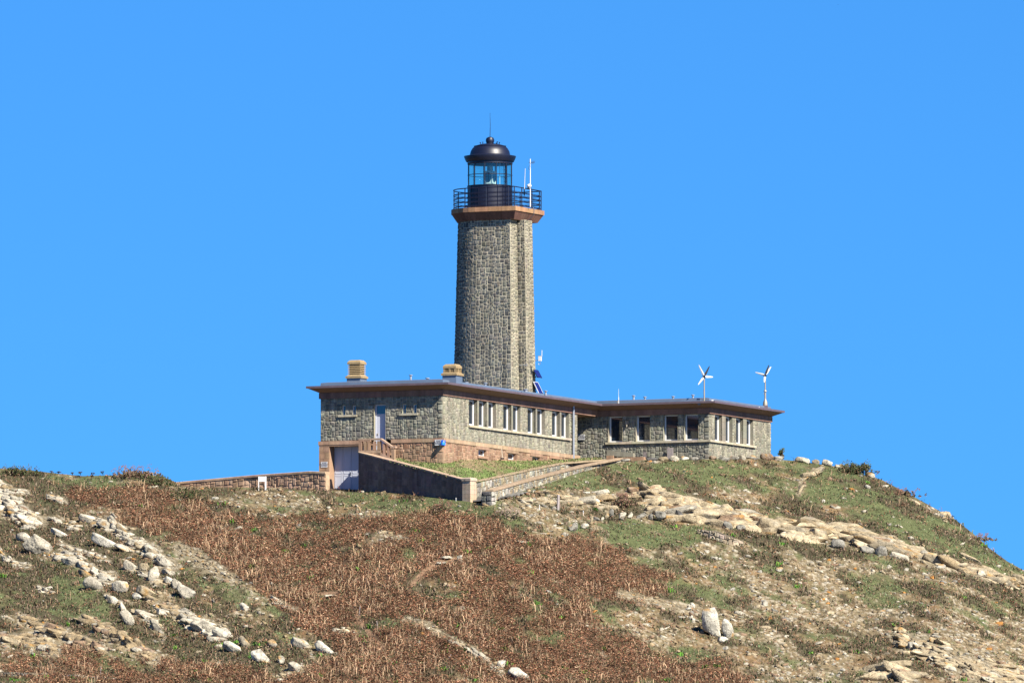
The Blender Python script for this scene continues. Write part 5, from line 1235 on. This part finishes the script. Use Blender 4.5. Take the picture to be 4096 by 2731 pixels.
# ------------------------------------------------------------ plants as ground cover
def blades(name, px_, py_, r_, hmin, hmax, wid, pal, lean=.5, per=1, spread=.25, arch=.5, base=None, m='leaf'):
    P = surf(px_, py_) if base is None else base
    P = np.repeat(P, per, 0); n = len(P); P = P+np.c_[r_.normal(size=(n, 2))*spread, np.zeros(n)]
    h = r_.uniform(hmin, hmax, n); a = r_.uniform(0, 6.28, n); ln = np.abs(r_.normal(size=n))*lean; d = np.stack([np.cos(a), np.sin(a)], -1)
    b = r_.uniform(0, 6.28, n); wv = np.stack([np.cos(b), np.sin(b)], -1)*(wid*r_.uniform(.6, 1.4, n))[:, None]
    mid = P+np.c_[d*(ln*h*.35)[:, None], h*.6]; tip = P+np.c_[d*(ln*h*(1+arch*.5))[:, None], h*(1-ln*.25)]
    w3 = np.c_[wv, np.zeros(n)]; P = P-np.array((0, 0, .03))
    V = np.stack([P-w3*.4, P+w3*.4, mid-w3*.5, mid+w3*.5, tip-w3*.12, tip+w3*.12], 1)
    i = np.arange(n)[:, None]*6; Fq_ = np.concatenate([i+np.array([[0, 1, 3, 2]]), i+np.array([[2, 3, 5, 4]])], 0)
    pal = np.array(pal); c = .78*pal[r_.randint(len(pal), size=n)]*r_.uniform(.6, 1.4, (n, 1))*(.55+.95*fbm(P[:, 0], P[:, 1]*.6, 1.5, 7, 4))[:, None]; c = np.concatenate([c, c*1.15], 0)
    return tag(mesh_np(name, V.reshape(-1, 3), Fq_, c, M[m]), kind='stuff')
BRP = [(.285, .135, .08), (.235, .10, .057), (.335, .185, .11), (.15, .075, .045), (.40, .28, .18), (.26, .125, .07), (.10, .065, .04), (.13, .12, .055)]
x_, y_, w_, r_ = sample(95000, [1, .02, .06, .02, .03, 0], 12); blades('bracken', x_[::2], y_[::2], r_, .10, .38, .026, BRP, 1.2, 3, .14)
def fronds(name, px_, py_, r_, size, hmax, pal, per, spread):
    P = np.repeat(surf(px_, py_), per, 0); n = len(P); P = P+np.c_[r_.normal(size=(n, 2))*spread, r_.uniform(.02, 1, n)**1.3*hmax]
    a = r_.normal(size=(n, 3))*np.array((1, 1, .55)); a /= np.linalg.norm(a, axis=1)[:, None]; b = np.cross(a, r_.normal(size=(n, 3))); b /= np.linalg.norm(b, axis=1)[:, None]
    s_ = size*r_.uniform(.5, 1.5, (n, 1)); V = np.stack([P-a*s_, P-b*s_*.35, P+a*s_, P+b*s_*.35], 1).reshape(-1, 3)
    pal = np.array(pal); c = .95*pal[r_.randint(len(pal), size=n)]*r_.uniform(.55, 1.45, (n, 1))*(.5+1.0*fbm(P[:, 0], P[:, 1]*.6, 1.3, 7, 4))[:, None]
    return tag(mesh_np(name, V, np.arange(4*n).reshape(n, 4), c, M['leaf']), kind='stuff')
fronds('bracken_fronds', x_, y_, r_, .06, .30, BRP, 11, .17)
# pale straw in drifts
k = fbm(x_/60, y_/60, 1.6, 33, 3) > .53; blades('dry_grass', x_[k][::2], y_[k][::2], r_, .3, .7, .03, [(.55, .38, .24), (.48, .33, .2)], .5, 1, .15)
x_, y_, w_, r_ = sample(52000, [.03, 1, .12, .05, .06, 0], 13); blades('grass', x_, y_, r_, .03, .12, .05, [(.15, .175, .075), (.14, .22, .10), (.17, .24, .12), (.19, .20, .10), (.13, .15, .065), (.25, .21, .12), (.16, .205, .11), (.27, .19, .115), (.20, .14, .09)], 1.0, 3, .16)
x_, y_, w_, r_ = sample(52000, [.08, .12, 1, .05, .08, .02], 14); blades('heath', x_, y_, r_, .06, .24, .055, [(.09, .10, .045), (.14, .11, .065), (.18, .12, .08), (.075, .085, .04), (.11, .13, .055), (.22, .145, .10), (.26, .19, .14)], 1.0, 4, .12)
# fresh green fern sprigs
x_, y_, w_, r_ = sample(900, [.35, .05, .5, .05, 0, 0], 15); k = (y_ > 2500) | (r_.rand(len(x_)) < .25); x_, y_ = x_[k], y_[k]
blades('young_fern', x_, y_, r_, .12, .32, .07, [(.10, .26, .03), (.16, .34, .05), (.06, .16, .03)], .9, 16, .13)
# lawn grass
r_ = np.random.RandomState(4); ii = r_.randint(LP_.shape[0]*LP_.shape[1], size=3600); Bp = LP_.reshape(-1, 3)[ii]; blades('lawn_grass', None, None, r_, .03, .09, .05, [(.19, .24, .08), (.24, .28, .11), (.32, .25, .15), (.17, .19, .08)], 1.0, 2, .12, base=Bp)

# ------------------------------------------------------------ bushes and skyline plants
def bush(px_, py_, w_, h_, label, pal, n=900, stems=8, leaf=.07, up=1.0, depthk=1.0, name='bramble_bush'):
    Yd = float(depth(px_, max(py_, crest(px_)+2)))+.3; B = Vector(unp(px_, py_, Yd)); sc = F/Yd; W_, H_ = w_/sc/2, h_/sc
    e = empty(name, B, label, 'bush'); r_ = np.random.RandomState(int(px_)); 
    cl = r_.normal(size=(n//25+2, 3))*np.array((W_*.42, W_*.35*depthk, H_*.25))+np.array((0, 0, H_*.42)); cl[:, 2] = np.clip(cl[:, 2], 0, H_*.85*(1-np.clip(np.abs(cl[:, 0])/W_, 0, 1)**2*.7))
    c = cl[r_.randint(len(cl), size=n)]+r_.normal(size=(n, 3))*H_*.10; a = r_.normal(size=(n, 3)); a /= np.linalg.norm(a, axis=1)[:, None]; b = np.cross(a, r_.normal(size=(n, 3))); b /= np.linalg.norm(b, axis=1)[:, None]
    s = leaf*r_.uniform(.5, 1.2, (n, 1)); V = np.stack([c-a*s, c-b*s*.5, c+a*s, c+b*s*.5], 1).reshape(-1, 3); Fq_ = np.arange(4*n).reshape(n, 4)
    pal = np.array(pal); mesh_np('foliage', V, Fq_, pal[r_.randint(len(pal), size=n)]*r_.uniform(.6, 1.4, (n, 1)), M['leaf'], e)
    m_ = MB()
    for k in range(stems):
        x0 = r_.uniform(-.7, .7)*W_; dx = r_.uniform(-.6, .6)*W_*.7; hh_ = H_*r_.uniform(.8, 1.3)*up; yy = r_.uniform(-.3, .3)*W_
        pts = [(x0+dx*t, yy, hh_*math.sin(min(t*1.35, 1.7)*math.pi/2)) for t in (0, .2, .4, .6, .8, 1)]
        m_.tube(pts, .014, 4, (.22, .14, .11), r1=.006)
        for t in range(10): p = Vector(pts[min(5, 1+t//2)])+Vector(r_.normal(size=3)*.05); m_.quad([p, p+Vector((.05, 0, .03)), p+Vector((.07, .01, .08)), p+Vector((0, .02, .05))], jit(tuple(pal[0]), rng, .3))
    m_.build('stem', M['leaf'], e)
DG = [(.07, .10, .035), (.05, .07, .03), (.11, .10, .05), (.16, .10, .06)]; DR = [(.20, .11, .075), (.13, .10, .06), (.10, .11, .045), (.26, .16, .12)]
bush(3425, 1897, 170, 46, 'dark tangled bramble mound on the skyline right of the building', DG, 3000, 10)
bush(3125, 1822, 26, 22, 'small wind-bent shrub between boulders right of the building', DG, 260, 5)
bush(85, 1902, 170, 32, 'dark bramble hump on the skyline at the far left', DG, 1900, 10)
bush(540, 1915, 230, 36, 'broad reddish bramble mound on the left skyline', DR, 2400, 14, up=1.15)
bush(640, 1950, 150, 50, 'dark green bramble mass below the start of the boundary wall', DG, 1500, 6, up=.8)
bush(750, 2000, 140, 50, 'dark leafy scrub patch left of the white notice board', DG, 1300, 4, up=.7)
bush(2500, 2030, 90, 52, 'brown twiggy bush behind the upright stones', DR, 1300, 10)
bush(1760, 2060, 120, 50, 'dark twiggy scrub patch below the ramp wall', DR, 1100, 10)
bush(2030, 2080, 110, 40, 'pale dead twig heap below the pale pillar', [(.34, .26, .2), (.12, .13, .06)], 500, 14)
bush(3620, 1985, 130, 26, 'low dry scrub strip on the right skyline', DR, 900, 8)
bush(3920, 2165, 120, 24, 'dry bramble tuft low on the right skyline', DR, 700, 8)
for i, (x, y, h_, lab) in enumerate(((322, 1906, 22, 'dark umbrella-headed dead plant on the left skyline, taller one'), (370, 1908, 17, 'smaller umbrella-headed dead plant right of the taller one'), (290, 1904, 14, 'short dark seed-headed plant left of the umbrella-headed ones'), (205, 1898, 14, 'thin dry stalk on the skyline left of the green patch'), (412, 1905, 20, 'thin seed-headed stalk right of the umbrella-headed plants'), (235, 1898, 12, 'curved dark twig plant in the left skyline dip'))):
    Yd = float(depth(x, crest(x)+1)); B = unp(x, y, Yd); e = empty('dead_plant', B, lab, 'plant'); m_ = MB(); H_ = h_/61
    for k in range(5):
        a = rng.uniform(0, 6.28); l = rng.uniform(.04, .14); p1 = (math.cos(a)*l, math.sin(a)*l, H_*rng.uniform(.7, 1)); m_.tube([(0, 0, -.15), (0, 0, H_*.45), p1], .012, 4)
        m_.prism([(p1[0]+math.cos(b)*.06, p1[1]+math.sin(b)*.06) for b in (0, 1, 2, 3, 4, 5)], p1[2]-.01, p1[2]+.035, s1=.8)
    m_.build('stalk', M['bird'], e)

# ------------------------------------------------------------ posts, board, birds
P = onsurf(2232, 2041); e = empty('wooden_post', P, 'square grey weathered wooden post standing alone on the slope right of the stairs', 'post'); m_ = MB(); h_ = 61/61
m_.box(-.07, .07, -.07, .07, -.2, h_-.02); m_.prism([(-.07, -.07), (.07, -.07), (.07, .07), (-.07, .07)], h_-.02, h_+.01, s1=.8); ob = m_.build('post', M['wood'], e); ob.rotation_euler = (0, R(2), R(20))
for (x, y, h_, tl_, lab, mm) in ((1437, 2459, 36, 5, 'pale stake beside the upper dirt path', 'wood'), (1511, 2518, 34, -6, 'pale stake with a knob right of the dirt path', 'wood'), (1790, 2640, 26, 30, 'pale stick leaning in the bracken near the bottom', 'wood'), (2158, 2040, 22, 0, 'thin white marker peg left of the wooden post', 'paint'), (2333, 2062, 20, 0, 'thin white marker peg left of the upright stones', 'paint'), (2452, 1990, 14, 0, 'thin white peg on the cream shelf', 'paint'), (1824, 2003, 12, 0, 'thin white peg at the foot of the ramp wall', 'paint'), (402, 2700, 34, 3, 'tall pale dead stem above the bottom left wall', 'wood')):
    Pp = onsurf(x, y); e = empty('marker_stake', Pp, lab, 'stake'); m_ = MB(); H_ = h_/63; m_.tube([(0, 0, -.15), (0, 0, H_)], .025, 6, r1=.02); m_.lathe([(.02, H_-.04), (.032, H_-.03), (.03, H_), (.001, H_+.015)], 0, 0, 8); ob = m_.build('stake', M[mm], e); ob.rotation_euler = (0, R(tl_), 0)
P = Vector(unp(1049, 1952, 746.3)); e = empty('notice_board', P, 'blank white notice board on two posts in front of the boundary wall', 'board')
m_ = MB(); m_.box(-.2, .16, -.02, .02, .44, .76); m_.build('panel', M['paint'], e)
for (x, wd) in ((-.23, .025), (.22, .05)): m_ = MB(); m_.box(x-wd, x+wd, -.04, .04, -.4, .77); m_.build('post', M['paint'], e)
m_ = MB(); m_.box(.16, .19, -.02, .1, .44, .76); m_.build('side_panel', M['paint'], e)
bx = MB(); u, z0 = onF(*O6(1040, 1050), V2-.18); u1, z1 = onF(*O6(1098, 965), V2-.18)
e = bem('timber_boards', (u+u1)/2, V2-.2, z0, 'weathered grey upright boards leaning on the wall under the large windows', 'boards')
for k in range(4): bx = MB(); x = -(u1-u)/2+k*(u1-u)/4; bx.box(x, x+(u1-u)/4-.01, -.03, .03, -.2, z1-z0-.02*(k % 2)); bx.build('board', M['wood'], e)
v_, z_ = onR(2010, 1835, .35); e = bem('leaning_tool', .35, v_, z_, 'thin rusty iron rod leaning against the pink plinth beside a basement window', 'tool')
m_ = MB(); vv, zz_ = onR(2007, 1796, .2); m_.tube([(0, 0, 0), (-.15, vv-v_, zz_-z_)], .022, 6); m_.build('rod', M['steel'], e); m_ = MB(); m_.box(-.1, .1, -.08, .08, -.02, .07); m_.build('foot', M['black'], e)
def bird(px_, py_, Yd, sz, rot, lab):
    e = empty('bird', unp(px_, py_, Yd), lab, 'bird', rot); m_ = MB(); s = sz
    m_.tube([(0, -.5*s, 0), (0, -.3*s, .02*s), (0, 0, .03*s), (0, .35*s, 0), (0, .5*s, 0)], .09*s, 8, r1=.03*s)
    m_.quad([(0, -.2*s, .03*s), (.5*s, -.1*s, .25*s), (1.0*s, .12*s, .1*s), (.5*s, .12*s, .22*s), (0, .15*s, .03*s)]); m_.quad([(0, -.2*s, .03*s), (-.5*s, -.1*s, .25*s), (-1.0*s, .12*s, .1*s), (-.5*s, .12*s, .22*s), (0, .15*s, .03*s)])
    m_.build('bird_body', M['bird'], e)
bird(3352, 20, 760, .06, .5, 'tiny dark bird flying high at the top right of the sky'); bird(2446, 565, 760, .055, 1.0, 'tiny dark bird in the sky right of the lantern'); bird(2617, 1525, 760, .035, .4, 'tiny dark bird just above the right wing roof')
